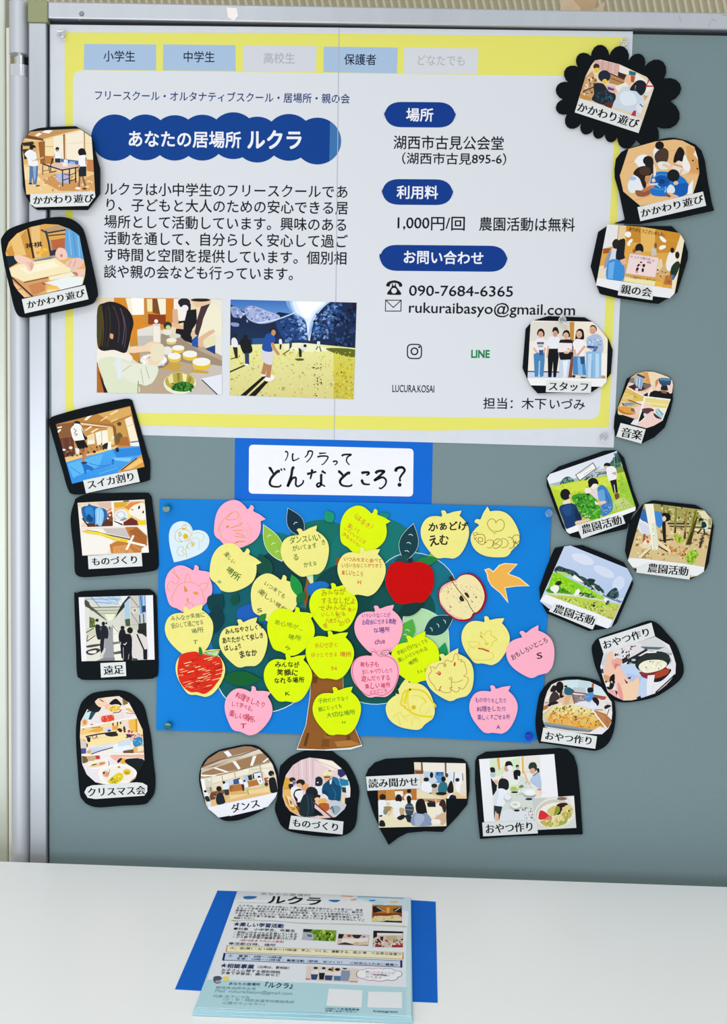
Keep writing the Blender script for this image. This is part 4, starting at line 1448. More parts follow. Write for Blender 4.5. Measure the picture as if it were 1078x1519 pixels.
# --- dance
rt = card((290, 1100, 8.2923), '60,330 130,210 280,115 450,75 560,52 660,48 760,68 880,160 960,270 1010,400 1018,590 1000,630 900,790 760,880 560,960 390,978 290,940 150,820 80,640 42,480',
 [('70,330 150,215 290,125 600,58 680,62 780,95 900,210 950,290 990,420 1012,590 1000,630 880,805 420,912 285,935 158,830 130,780 90,620 62,470', '''p #e2d6bc 0,0 1100,0 1100,1000 0,1000
p #9c7a5c 0,0 1100,0 1000,100 700,120 80,330
p #c8b8a0 100,320 400,190 780,90 840,140 560,210 250,290 60,370
p #ddd2be 760,95 850,130 600,200 440,230 80,360 60,350 250,300 500,220
l #4a3a30 9 90,300 300,225 560,165 770,92
l #8a7458 5 60,370 300,290 560,215 800,150
p #a07a56 80,380 300,300 560,220 830,145 900,200 920,240 560,340 100,430 60,440
l #55402c 8 60,450 300,410 560,345 920,250
p #f4f2f2 345,128 400,112 448,170 400,190
p #f4f0ea 450,245 492,240 555,330 525,345
p #f4f0ea 705,180 750,170 705,295 670,300
p #f4f0ea 820,250 885,200 900,215 840,258
p #f4f0ea 210,325 250,318 412,372 380,384
p #f4f0ea 60,405 130,408 265,415 230,428 60,425
p #e6dcc4 60,460 330,420 930,255 1000,430 500,500 150,560
p #efe6d0 200,440 460,390 480,450 200,520
p #efe6d0 490,385 640,340 650,400 500,440
p #efe6d0 810,290 940,260 950,320 820,350
l #9c6a4c 7 790,290 815,440
l #a8825c 7 480,380 490,450
l #9c6a4c 7 325,425 340,520
l #b8a888 5 130,545 450,455 800,375
l #b8a888 4 600,355 930,320
p #f6f6f6 65,460 110,470 130,640 100,640
p #d8d2c4 110,480 200,450 210,560 130,590
p #c8ba9c 130,560 200,560 220,620 140,640
e #f4ecd8 170,470,20,12
e #f4f0e4 630,350,30,12
p #c8d6ea 365,495 460,470 465,540 370,560
p #3a5a8a 462,468 530,450 535,520 468,530
p #a9c6ea 590,430 640,415 650,490 600,500
p #2a3428 640,420 690,405 700,470 655,480
p #2a1c22 700,405 715,395 725,460 705,460
p #e4eaf6 712,390 800,370 810,430 725,450
l #3a3438 9 712,392 802,372
p #f0e8da 820,350 900,340 960,420 880,440
l #c88a5a 8 820,380 830,560
p #e8bc7c 150,740 420,620 920,540 940,640 380,750 200,800
p #f0d49a 420,640 660,600 900,560 920,620 660,650 400,720
p #deb070 420,610 580,600 640,640 430,660
p #b87434 410,545 560,520 585,600 420,620
p #a8662a 410,545 470,530 440,615 420,615
p #b87434 640,490 770,465 795,530 650,560
p #8a5a34 190,620 350,590 355,640 230,700 170,690
p #6a4630 180,640 250,630 240,710 180,720
p #a85a3c 840,450 890,440 900,480 860,520
e #4a3a30 870,525,24,24
e #15161a 348,503,17,18
s #e2eaf2 330,545 350,520 400,510 420,545 390,590 345,590
l #e8c4a4 9 390,545 440,530
p #3a3832 350,590 410,588 415,660 360,660
l #d8b890 9 380,660 385,715
l #d8b890 9 408,655 420,715
s #1a2430 250,690 290,630 330,640 355,700 360,755 270,775
e #1a1412 287,580,33,32
l #c8a080 10 255,680 220,670
e #16181c 540,462,12,14
s #f2eef0 530,470 570,465 585,520 560,530
l #e8b898 8 570,480 575,445
p #3a2030 560,520 595,530 600,605 580,605
e #1a1616 600,485,13,13
s #f0ece8 590,510 630,495 650,550 620,570
p #b8d088 610,570 650,560 645,650 620,610
l #6a8a3a 8 640,600 652,650
e #16161e 780,435,17,13
s #eef0f6 755,460 800,445 830,500 800,530 780,520
p #2a3a7a 788,475 800,470 800,500 790,500
p #c8d8a8 800,520 835,510 830,590 815,560
e #181c20 930,392,36,34
s #161a1c 900,470 940,440 980,460 1010,590 1000,620 930,630 910,560
l #c89a80 14 940,410 960,425
p #f0e4dc 870,470 905,450 900,480
e #16181c 118,612,17,14
s #eef0f4 110,640 150,625 160,670 130,680
s #1c2c34 110,690 150,670 180,730 150,750
p #dfe6ee 140,740 190,735 190,800 150,810
l #5a4438 8 180,560 190,610
p #f2f1f6 100,820 1030,618 900,830 290,950''')],
 [],
 'round dark card showing a dance class in a hall, left of the tree foot', d0=.0016, thick=.0016, corners=())
m = Ink(BOARD, 0, (290, 1100, 8.2923)); m.sheet([(160, 815), (1003, 628), (985, 680), (890, 800), (828, 808), (830, 825), (425, 918), (418, 905), (290, 935), (270, 925)], TOP, TOP + .0004, WHITE)
o = m.build('caption_strip', rt)
k = Ink(BOARD, TOP + .00046, (290, 1100, 8.2923)); k.text('ダンス', (432, 830), (792, 752), 118, '#0b0c0f', bold=.008, mincho=.03); k.build('lettering', o)

# --- wood craft
rt = card((405, 1110, 7.985), '75,250 110,190 200,110 330,50 480,30 680,40 760,90 860,160 930,260 990,390 1020,520 1000,700 985,870 940,970 830,1035 640,1048 400,1025 200,985 100,920 50,820 20,700 60,520',
 [('115,460 150,320 235,200 330,140 430,110 560,125 700,148 800,230 850,290 900,400 915,480 912,575 880,600 850,650 845,720 740,815 560,835 300,800 200,745 150,680 112,570', '''p #e8cfd0 0,0 1100,0 1100,1100 0,1100
p #e2c6ca 200,100 500,100 480,450 180,380
l #cfaeb2 8 240,200 240,360
l #cfaeb2 8 300,150 300,370
l #f2e2e2 8 340,140 345,370
l #cfaeb2 8 390,120 400,400
l #f2e2e2 8 430,115 440,430
l #cfaeb2 8 465,115 470,360
p #f4ead8 560,120 850,200 780,260 700,260 520,150
l #c8989c 6 480,130 620,190 760,250
p #2a2f68 765,250 830,245 865,310 800,350 765,310
p #e6ecf4 840,330 900,370 915,470 880,520
p #1f7fa4 780,355 890,375 895,440 800,445
l #8fd0e4 10 800,445 890,455
p #2c3a44 810,460 880,465 880,530 820,520
p #e8e6e8 860,450 915,440 915,580 870,580
p #1f8ab0 790,440 815,445 800,640 790,620
p #e2a83c 115,345 210,350 190,475 115,470
p #c8882c 125,470 190,470 185,490 120,490
p #e8b868 115,480 210,480 230,650 330,700 330,800 180,740 120,580
p #c88a3a 140,560 210,640 270,720 230,740 160,640
p #f4dcb0 160,560 240,600 250,700 200,690
p #8a5020 260,680 330,700 320,790 290,740
s #e6a468 330,400 400,420 420,450 390,500 330,480
e #2c2630 228,372,38,28
e #b88a70 250,400,24,20
s #20242e 180,440 200,420 240,430 230,470 200,490
p #6a6a94 230,400 270,400 260,430 235,430
s #f0eef0 205,500 235,455 320,460 350,520 345,590 290,640 260,600 235,640 220,570
e #221c1c 325,405,52,38
e #e0b494 310,440,30,26
s #1a1c28 240,560 260,500 310,478 340,495 270,510 258,560 290,600 280,640
p #201820 190,600 220,640 215,680
l #e8c090 26 225,600 240,660
p #1a1c22 270,640 320,640 330,710 290,690
s #e8e8ea 500,470 540,440 600,460 580,540 540,550
s #1c2a36 500,400 505,350 550,335 585,370 580,430 545,450 500,440
e #f4f0e0 528,405,10,8
s #f0e0b8 575,325 600,275 650,250 700,285 705,325 630,335
s #e0c898 575,320 640,325 705,322 690,335 600,335
e #e2b088 645,355,46,40
p #3a2420 600,335 680,335 670,348 605,350
p #3a3038 650,260 680,265 690,275 660,272
s #0f4a70 590,440 640,390 700,350 760,390 800,470 790,620 720,620 650,600 580,530
s #1a6a98 700,340 770,360 790,440 740,420
s #0c3a5c 590,500 640,520 650,600 600,560
p #f2e6dc 665,385 700,350 690,420 675,430
c #2a7aa8 7 700,470 740,540 720,600
s #e8e0e4 560,570 600,540 650,580 640,610 580,600
s #152028 385,540 400,480 450,455 510,480 530,540 480,590 420,600
s #1a2c34 330,620 380,540 500,570 490,700 520,800 330,800 310,700
c #34505a 9 400,560 420,700 400,790
c #2c4450 8 450,590 470,720
s #2a1a14 480,580 520,550 560,560 540,600 500,610
s #f0c8a0 490,600 530,580 560,610 530,650
s #e8b860 530,620 600,590 640,620 590,660 540,650
s #b8602c 540,660 640,650 680,700 620,750 570,720
l #8a3a28 16 480,640 600,740 710,830
s #c8d0d8 660,650 720,615 800,640 850,700 800,790 730,815 690,760
s #9caab8 680,700 760,680 800,720 730,790
l #3a3a44 10 680,720 700,690 720,760
p #f0d8a0 820,560 860,570 840,650 810,660
p #101820 850,590 915,580 890,700 850,650
p #e8c890 555,770 590,770 585,835 555,830
l #c8b080 9 480,745 540,750
l #d8c8a8 7 600,820 660,830
p #0f161c 480,700 560,760 600,800 560,800 480,790''')],
 [('212,797 833,868 822,1022 185,955', 'ものづくり', (222, 878), (790, 940), 104)],
 'rounded black card under the tree trunk, photo of people doing woodwork', d0=.0014, thick=.0014, corners=())

# --- story reading
rt = card((535, 1115, 6.34), '45,230 70,170 130,110 230,75 420,65 640,58 850,62 960,75 1000,110 1022,180 1022,360 1000,500 900,620 770,755 600,750 440,765 350,810 262,878 180,730 110,560 60,400',
 [('500,100 985,110 995,442 520,438', '''p #e9ddc8 480,80 1020,80 1020,470 480,470
p #ece6da 580,100 790,105 785,220 590,200
p #ece6da 805,105 985,112 985,205 810,210
l #8a7a60 5 505,170 570,172
p #6a4a30 565,98 580,98 585,190 568,190
p #7a4a34 788,104 805,105 805,215 792,215
p #8a4a24 505,175 590,180 585,210 510,208
p #b8cfe6 590,185 690,190 690,300 600,300
p #5f98cc 700,190 780,190 790,300 690,290
p #24558c 710,195 775,195 770,225 715,225
p #dce6f2 820,195 880,200 880,290 830,290
p #e4ebf4 885,200 955,205 950,300 885,290
p #cfd8e0 640,240 700,240 720,280 660,300
l #1c2434 7 878,195 872,290
l #1c2434 6 955,205 960,270
p #e8c898 510,360 600,380 990,380 995,442 520,438
p #c9b8a4 660,300 720,320 720,400 640,400
p #d8c0a0 520,370 600,400 560,430 520,430
e #17181e 665,220,16,28
e #4a4234 808,222,15,20
e #4a80b0 745,215,20,14
s #eef0f4 565,320 590,285 640,285 670,320 655,400 580,400
e #1c1a1e 615,262,26,20
s #14161c 560,380 600,400 660,385 650,415 580,415
s #25282c 665,310 700,300 720,320 700,340 670,335
s #2c6f80 730,320 760,285 800,290 815,330 800,385 730,380
e #1a1412 777,258,22,26
s #1a1c22 712,385 770,380 810,390 780,410 715,405
s #15161c 815,340 845,275 865,300 870,380 820,385
s #f0f0f2 890,320 920,275 955,300 950,390 900,370
e #2a1c1a 908,265,20,18
p #e6dccc 940,300 990,330 985,420 930,410
s #f2f4f6 810,430 850,390 890,420 900,442 820,442
s #1a1c20 830,442 850,405 890,415 895,442'''),
  ('160,360 520,350 525,440 800,445 805,700 170,715', '''p #e9dcb8 120,320 840,320 840,740 120,740
p #b87632 155,345 525,340 525,455 155,460
p #c98a40 230,350 320,348 320,450 240,455
l #9a5c24 5 230,350 235,455
p #eeeae2 318,372 395,370 400,420 325,425
p #f2eee6 170,470 300,455 530,460 800,450 800,540 170,560
p #c8966a 520,440 800,445 760,480 540,470
p #f0e6c4 170,600 500,590 800,620 805,700 170,712
p #f4ecd2 600,480 720,490 700,620 640,620
e #15161a 453,370,20,20
s #eee9e6 405,430 430,395 470,400 475,440 420,455
l #e0b898 8 420,420 395,410
e #2a1a16 205,428,30,30
s #eef1f4 165,470 200,455 235,470 225,600 170,605
p #1c1c20 170,600 205,595 200,612 175,612
s #a88a5a 215,520 280,515 300,545 240,560
s #8a8a80 215,545 260,550 240,590 215,585
p #d8d4c4 235,475 275,475 275,505 238,505
s #1c1614 325,450 340,405 375,410 385,460 350,480
s #f0eeec 300,520 320,470 380,475 395,540 370,610 310,610
s #c8a888 365,530 410,540 395,600 370,590
l #e8c8a0 18 300,530 260,600
s #1e1e22 340,620 400,590 415,620 370,645
e #14100f 452,440,22,28
p #14100f 432,440 472,440 470,490 440,490
s #3c4a58 415,520 440,490 480,490 500,540 480,600 430,590
c #9aa8b8 5 420,510 490,515
c #9aa8b8 5 420,545 490,550
s #222a36 415,600 470,600 485,665 440,660 430,640
s #8a9ab8 480,610 520,570 600,570 655,620 660,695 485,692
s #a8b6d0 510,600 560,580 600,620 560,690 510,690
s #171214 515,500 540,450 590,450 610,520 600,580 530,575
p #171214 520,500 610,500 625,580 600,572 530,580
p #1c1c1e 620,480 700,470 705,520 630,520
p #3c3c3c 620,455 700,465 640,480
s #f0eae4 705,560 720,500 755,500 760,560 740,600 710,590
s #3a2820 735,500 760,450 795,470 800,560 780,570 760,520
l #e8b898 14 715,490 700,440
s #d8b494 700,620 760,580 800,590 800,660 760,690 700,640
s #f4f0ee 670,640 740,640 745,680 670,680
s #172024 175,700 180,650 215,650 230,700''')],
 [('48,235 556,210 565,345 62,368', '読み聞かせ', (70, 300), (545, 280), 92)],
 'black speech-bubble card with two story reading photos, below the blue sheet', d0=.0014, thick=.0016)

# --- cooking with bowl
rt = card((700, 1105, 6.34), '30,160 50,115 130,72 450,52 820,38 900,50 960,110 990,200 1015,450 1040,842 700,850 380,862 75,885 55,700 28,350',
 [('66,135 772,86 808,480 810,760 115,730', '''p #eeeef2 40,60 850,60 850,820 40,820
p #e9eadc 165,130 635,105 660,600 600,715 205,715
p #d4e4c4 165,130 240,125 250,230 300,200 310,160 450,110 450,260 170,300
p #e8e2da 480,110 640,105 645,250 500,260
p #e0a850 232,125 258,122 265,235 248,235
p #e8b060 465,112 482,110 490,270 470,270
l #e8c890 7 490,255 580,250
p #d4dcd4 280,600 460,280 520,330 580,420 600,715 250,715
p #dfe4ea 270,620 380,600 560,620 575,715 260,715
n #b8c8b0/#e8ece8 22 12 3 400,330 520,340 560,480 420,480
s #141a20 170,215 210,215 215,260 180,260
s #b8c0cc 175,265 215,260 215,300 180,300
p #16181e 175,310 235,380 230,430 195,480 185,400
p #e8b8a0 205,330 240,330 250,370 220,370
s #e8e4e6 280,290 320,250 380,255 390,320 320,340
s #17181c 310,210 320,160 360,155 382,190 370,215 330,220
e #c89a80 325,225,22,26
s #e9e9f0 330,200 372,195 380,235 350,250
l #e8b8a4 18 285,300 250,370
e #1a1616 425,200,15,14
e #c89878 428,215,10,12
s #12151a 388,260 410,235 450,240 455,280 430,325 400,325
p #dfe6ec 430,290 455,300 450,345 430,350
s #1c3a30 530,215 545,170 590,165 610,200 600,250 560,240
e #d8a890 570,245,26,28
p #10161a 605,220 630,220 635,260 615,255
s #b4c4e0 545,330 590,275 635,270 650,410 570,370
l #3a4a58 8 575,290 620,255
l #e8b8a0 16 490,260 520,340 545,370
p #c88a78 610,415 650,410 650,460 620,450
s #171a22 245,400 255,330 300,315 340,340 345,400 320,425 260,415
s #e9edf4 200,540 240,420 310,420 330,480 290,580 210,570
s #d8e0ec 215,450 250,430 230,560 205,560
p #2a3038 205,570 285,580 260,680 255,710 240,660 220,620 210,710 205,640
p #e8b898 222,640 250,650 250,715 218,715
e #b8c8a0 398,410,45,34
e #d8e8b8 395,398,42,24
e #a8c45a 392,410,30,18
e #e4eae4 395,350,44,26
e #1c1c20 400,445,34,8
s #6a8a40 440,395 470,375 485,395 455,405
e #a8b0b4 543,450,72,52
e #e4e8e8 543,440,70,38
e #f2f4f2 545,448,48,22
e #2a2424 535,510,34,10
e #c0c8d0 335,500,40,38
e #e8ecf0 335,490,34,26
e #b8c0bc 410,575,52,44
e #eef2ec 410,562,48,32
e #c8d4c0 405,560,26,14
e #1c2024 420,617,28,10
n #c8c8cc/#a83a4a/#2a2a30/#f4f0f0 36 8 4 470,590 570,590 575,690 480,690
p #f0d8c8 590,420 650,430 640,490 600,480'''),
  ('565,505 958,478 980,780 612,800', '''p #d8dad6 540,450 1000,450 1000,820 540,820
p #c8ccc8 565,505 700,495 640,560 590,640
e #e8e6de 780,640,195,145,-8
e #d0ccbc 775,640,178,128,-8
e #f0ede4 780,655,170,112,-8
p #efe9e4 900,490 975,480 978,600 930,540
e #8a6a5a 845,505,46,16
s #3a1414 790,575 820,550 880,545 900,565 850,590 820,600
s #241c14 800,620 830,590 850,600 840,640 800,660
s #d83038 628,700 630,640 650,615 700,640 740,690 690,700
s #f07a6a 690,690 740,660 745,700 700,705
s #d8c478 705,620 750,580 800,575 820,620 780,670 730,660
s #8a9a34 770,660 790,580 825,590 815,640
s #e0cc88 840,620 880,570 930,570 950,620 920,690 850,700 830,660
s #c8b460 860,640 920,620 930,680 870,690
s #e4d890 750,720 790,670 840,670 865,720 840,760 770,775 740,750
s #a8b048 790,760 850,700 900,680 880,740
s #c8b454 640,720 700,705 740,720 730,770 680,760
n #f0e6b0/#b8a850/#9aa840 40 12 5 660,720 940,600 900,720 720,770''')],
 [('95,730 608,710 618,832 104,860', 'おやつ作り', (120, 792), (585, 765), 98)],
 'black card with a large kitchen photo and a small bowl photo, lowest right', d0=.0014, thick=.0016)

# --- tray of snacks
rt = card((790, 1000, 8.2923), '40,520 80,280 120,200 200,110 330,55 520,38 700,60 830,110 930,230 1000,320 1020,500 1000,680 960,800 890,890 780,942 650,930 400,890 130,850 75,840 40,680',
 [('125,450 145,320 180,210 230,130 310,90 420,72 560,68 700,90 840,160 900,280 970,345 978,480 965,600 930,670 850,740 700,735 300,700 150,650 122,560', '''p #e8dccc 0,0 1100,0 1100,1000 0,1000
g #c8e0e8 #dce8ea 390,60 900,60 900,280 480,240 400,150
p #c2d8de 560,70 720,90 680,180 560,180
p #b8c8cc 500,160 640,170 660,240 500,220
l #a04a38 16 480,220 640,240 900,285
p #a85a40 725,115 755,110 745,190 720,190
p #efe6dc 150,300 200,230 220,300 170,370
p #dcd4cc 145,320 200,300 190,360 140,400
l #3a3234 7 150,352 195,352
p #b8703c 120,400 190,370 190,420 125,450
p #e4c49c 350,265 500,255 500,350 420,385 360,380
p #d8b088 400,270 470,262 440,370 380,370
p #8a8088 470,250 640,260 660,380 520,380
n #5a4a4c/#d8c8c8/#a87468 46 11 6 480,250 640,255 690,370 510,370
l #5a4444 8 500,260 510,380
s #e8e0e8 490,380 620,330 690,370 640,420 560,400
l #d8d8e4 10 530,380 700,420
p #9a6048 640,240 900,290 880,330 660,300
p #e8e0dc 800,300 960,330 975,420 870,440 760,440 760,400 800,380
e #c84a44 855,302,30,16
p #d8d4d0 880,340 975,350 975,380 900,370
l #4a3434 8 770,438 860,440
p #efe8e8 900,420 975,450 970,560 900,500
l #2c2a2e 9 940,430 910,510 970,575
s #26222a 880,400 920,375 965,390 940,410 890,430
p #b87844 750,440 900,490 970,580 920,670 830,560
p #c88a54 770,460 880,520 900,600 820,540
l #8a5630 5 800,500 930,600
s #1c1a1e 215,195 250,140 290,150 290,200 230,220
s #15141a 285,150 310,95 360,100 378,160 350,230 300,220
s #3c3034 210,280 260,210 310,240 330,300 310,350 220,390 200,360
s #1a181e 190,370 260,340 320,355 250,380 200,400
s #1a181e 340,210 380,230 380,280 330,290
s #e8c4b0 290,330 340,300 390,310 350,350
e #d8b0a0 375,240,14,24
s #2c5f74 385,190 410,160 450,165 510,205 470,255 400,250
e #1c1a1e 405,150,20,12
s #15181e 670,190 690,165 740,170 745,215 710,230 680,225
s #4f8fd0 640,280 680,235 740,225 745,280 700,340 650,320
l #7ab0e0 10 640,290 690,270
s #1c161c 730,300 770,285 815,330 800,390 750,340
s #dfe4f4 660,410 700,360 760,350 790,400 740,430
p #c8c4b0 120,490 245,380 270,385 140,520
l #f4f0e4 12 120,480 240,385
g #efe2a0 #dca63c 125,530 260,385 480,380 720,430 870,640 800,690 440,640 150,590
n #f4e8a8/#d8b858/#8a7a34/#efdc8c 120 15 7 270,395 480,385 720,435 790,530 420,490 210,460
n #e8a840/#d89430/#f0b858/#c8801e 90 20 8 200,470 450,490 800,560 860,650 700,660 170,590
n #5a4418/#6a5a2a 50 9 9 200,450 760,460 850,640 200,580
p #e8a848 205,545 265,550 260,600 200,590
p #e8a848 275,560 345,565 340,615 270,605
p #e8b050 360,560 440,570 440,620 360,615
p #e8a848 490,600 560,600 570,640 480,640
p #e8a848 700,640 780,650 790,680 700,670
l #4a3a14 6 265,560 260,600
l #4a3a14 6 360,560 355,610
p #c8c8c4 120,520 190,560 150,600 130,590
p #6a7884 130,610 450,650 800,695 790,720 450,690 140,640
p #8a98a4 140,590 470,640 700,680 690,700 460,665 145,620
l #f4efe6 16 735,445 830,570 925,685
p #e8e4ea 690,720 830,640 920,690 850,745 720,750
p #e4e6e4 300,690 850,745 780,770 300,720''')],
 [('130,657 790,765 768,918 100,825', 'おやつ作り', (145, 752), (745, 825), 112)],
 'black rounded card at the blue sheet corner, photo of a big tray of baked snacks', d0=.0034, thick=.0014, corners=())

# --- pan
rt = card((870, 915, 7.187), '58,360 75,290 150,220 420,130 640,52 720,55 790,100 850,170 950,290 1010,440 1035,560 1010,650 930,730 760,840 600,890 420,912 320,900 240,850 190,790 140,650 90,520',
 [('180,395 340,330 730,210 880,300 920,400 950,500 945,610 850,730 730,815 600,860 480,890 390,892 300,850 225,800 170,640 145,530', '''p #e6e4e6 100,180 1000,180 1000,920 100,920
p #e8dfe0 180,390 500,290 560,330 300,440
n #3a3a44/#c8d0d8/#6a4a4a 36 16 5 300,360 540,300 540,400 420,440 300,420
p #d4d6d8 540,270 740,200 920,390 840,380 620,330
p #5c7078 560,315 830,325 760,350 620,345
p #a8aeb0 640,350 920,390 900,410 700,380
p #e2dcdc 470,330 560,300 600,350 520,410
p #262626 360,460 430,420 440,450 380,490
l #26282c 24 385,488 520,420 640,350
s #22262a 420,520 460,450 540,420 580,430 560,510 480,535
e #8a9ca8 470,500,20,14
e #b8c4cc 500,460,24,12
p #c0d2ee 350,510 520,500 600,640 650,670 640,850 580,865 430,700
p #b0c6ea 420,600 600,640 560,700 450,690
p #e8e8ea 720,690 880,570 950,500 945,600 750,800 700,800
p #e9dff0 880,500 945,500 945,580 890,570
s #181c1e 640,680 720,640 870,560 900,575 850,640 780,690 700,695
e #7a2820 720,590,150,72,-8
s #b0402a 730,600 870,550 860,610 760,650 720,650
s #8a3040 560,590 650,600 650,650 600,640
e #14191a 705,480,192,108,-12
e #26302e 705,472,178,92,-12
s #f0eed4 555,545 570,500 640,465 760,458 830,475 855,510 800,560 680,595 600,590
n #fbfae8/#dcd8b4/#e8e4c4 70 14 6 570,520 640,470 800,470 850,510 790,550 620,580
l #8a9290 6 880,430 900,460 890,500
l #fbf4f0 14 650,380 740,375
p #eceaf0 650,625 725,618 715,690 680,815 640,830 640,700
l #18141a 12 735,805 850,700 940,615
p #a87a98 760,800 900,670 930,640 930,680 850,740
p #e8dcee 880,690 930,630 940,640 900,720
p #c8d0d6 150,500 200,400 240,400 200,560
p #3a3438 150,560 175,550 180,600 160,600
s #f0c4ac 180,600 200,520 220,400 270,370 290,450 330,440 320,560 250,680 200,680
s #e8a898 270,470 340,440 380,480 320,560 280,530
s #d87a78 300,500 350,510 330,560 300,550
s #d8a070 180,620 250,640 240,690 200,690
s #181012 250,640 290,610 300,650 280,760 220,770 240,700
n #e8e4e4/#2a1a1a 16 12 3 200,690 300,690 290,780 220,770
e #f0ece8 222,722,22,24
s #f4c4b0 300,600 340,520 400,610 480,690 540,640 560,660 540,840 480,890 390,892 320,800
s #f2cfae 380,720 480,700 550,650 545,830 480,890 400,890 360,800
s #e89c94 330,700 370,760 390,890 340,850
p #1c1c2c 395,660 440,700 425,715
p #1c1c2c 430,650 475,640 460,665
s #f0a8a8 230,790 290,780 330,860 310,870
p #2a2028 530,860 570,840 580,865 540,880
p #241a20 300,780 330,800 320,840''')],
 [('130,238 690,62 728,205 180,395', 'おやつ作り', (165, 308), (680, 150), 104)],
 'black rounded card with its caption on top, photo of a frying pan and hands', d0=.0016, thick=.0016, corners=())

# --- field with three people
rt = card((800, 665, 7.187), '78,320 82,295 210,195 690,28 800,20 845,40 900,100 1000,450 1062,610 1040,660 1000,690 930,860 455,965 330,940 250,850 170,650 80,400',
 [('80,320 110,275 820,30 838,50 1025,630 1020,665 890,715 420,880 320,912 290,890', '''p #e0e4ee 30,0 1100,0 1100,1000 30,1000
g #d4dcec #eef0f4 60,150 850,20 880,220 100,400
p #a9bcc8 110,380 230,350 420,310 720,220 720,290 450,340 240,390 110,400
s #2c5a5c 215,385 250,325 300,300 350,320 360,350 260,385
n #1f4a3a/#5a8a78/#8fb0b0 34 12 3 220,380 260,315 350,320 360,355
s #2c5a54 730,190 790,110 830,40 860,110 870,200 820,220
n #1c3a30/#4a7a50/#6a8a64 50 14 4 730,180 830,60 870,200 840,240
s #7a9a4a 810,220 880,190 905,260 850,320 820,280
p #4a6a88 790,55 830,50 830,75 800,80
l #a8c0d0 5 795,110 805,190
p #c4ccd0 580,230 720,210 725,290 590,300
l #4a5a64 8 590,260 720,250
l #3a4448 12 620,280 720,262
n #3a4a4c/#8a9aa0/#5a6a50 30 8 5 470,310 720,240 720,290 480,335
g #c4d838 #a8cc30 110,410 450,335 725,290 900,250 1040,640 300,900
p #d2e04a 120,420 500,340 740,300 760,400 300,480
p #9ccc3c 860,260 960,400 1020,620 800,670 780,560 840,520
p #c8d480 790,560 900,520 1000,620 790,670
n #e4f080/#8fc02c/#b8d848/#7fb024 120 10 6 140,430 880,280 1000,600 780,650 500,560 240,520
s #3f9a2a 340,520 440,480 560,500 620,580 660,700 560,760 450,720 400,620
n #1f6a18/#5ab83a/#2f8020/#7ac84a 120 14 7 350,520 560,500 650,640 640,740 450,720 390,610
n #e8f0c8/#8aa85a 20 8 8 440,690 540,690 540,740 450,740
n #88c048/#c8dc80/#a8b860 30 10 9 790,580 900,540 1000,610 790,660
e #15151a 570,362,54,46
s #15151a 520,390 540,330 600,325 628,370 615,395 570,385 535,420
s #f4e8e4 550,420 575,380 620,385 610,420 570,440
s #efe6e4 480,450 500,420 545,430 560,470 500,480
s #3a3020 500,485 530,480 530,500 505,495
s #e6d4dc 540,470 600,430 640,460 620,540 580,520
s #3f80c4 615,440 650,395 700,410 760,510 780,600 770,670 700,720 660,710 650,600 640,520
s #68a4dc 620,470 680,440 700,520 690,580 640,560
n #9cc8ec/#2f68a8 36 9 4 660,610 760,580 760,680 670,700
l #2a5a98 7 700,480 730,540 740,570
s #f0c4b0 600,580 690,560 710,580 640,605
s #eef0f4 590,560 620,590 600,600
e #16181c 722,180,36,26
e #d8b8a8 712,205,22,18
s #eef0f4 712,215 770,190 815,220 820,320 760,345 735,340
s #d8a898 770,265 810,250 815,285 780,275
p #17181e 752,345 818,330 835,470 815,478 795,400 800,478 790,480
l #e8e8e8 7 795,390 805,460
s #7a4a34 800,490 840,480 850,520 815,545
e #15171c 275,492,54,60
e #e8b49c 330,510,16,24
s #f0d8cc 250,570 320,540 330,580 270,610
s #173a68 210,630 300,590 380,600 420,680 450,760 380,820 290,860 250,760
s #1f4a84 240,640 330,600 340,700 280,720
s #0f2a4c 380,640 420,680 450,745 390,760
s #eec4b4 385,780 480,760 520,745 530,770 440,800 390,815
p #f2f3f6 280,865 410,815 560,775 900,660 1040,615 1040,680 300,930
l #3c4450 6 385,285 570,155 605,212 430,345 385,285
p #f4f4f2 392,285 568,162 598,212 430,338
l #8a9098 4 425,270 545,195
l #8a9098 4 470,280 560,225
l #7a8288 5 640,195 530,290
p #4a5254 525,300 545,300 500,340 470,340''')],
 [('420,815 880,705 915,800 450,965 415,880', '農園活動', (448, 870), (876, 755), 108)],
 'black card with a photo of three people working in a green field', d0=.0016, thick=.0016)

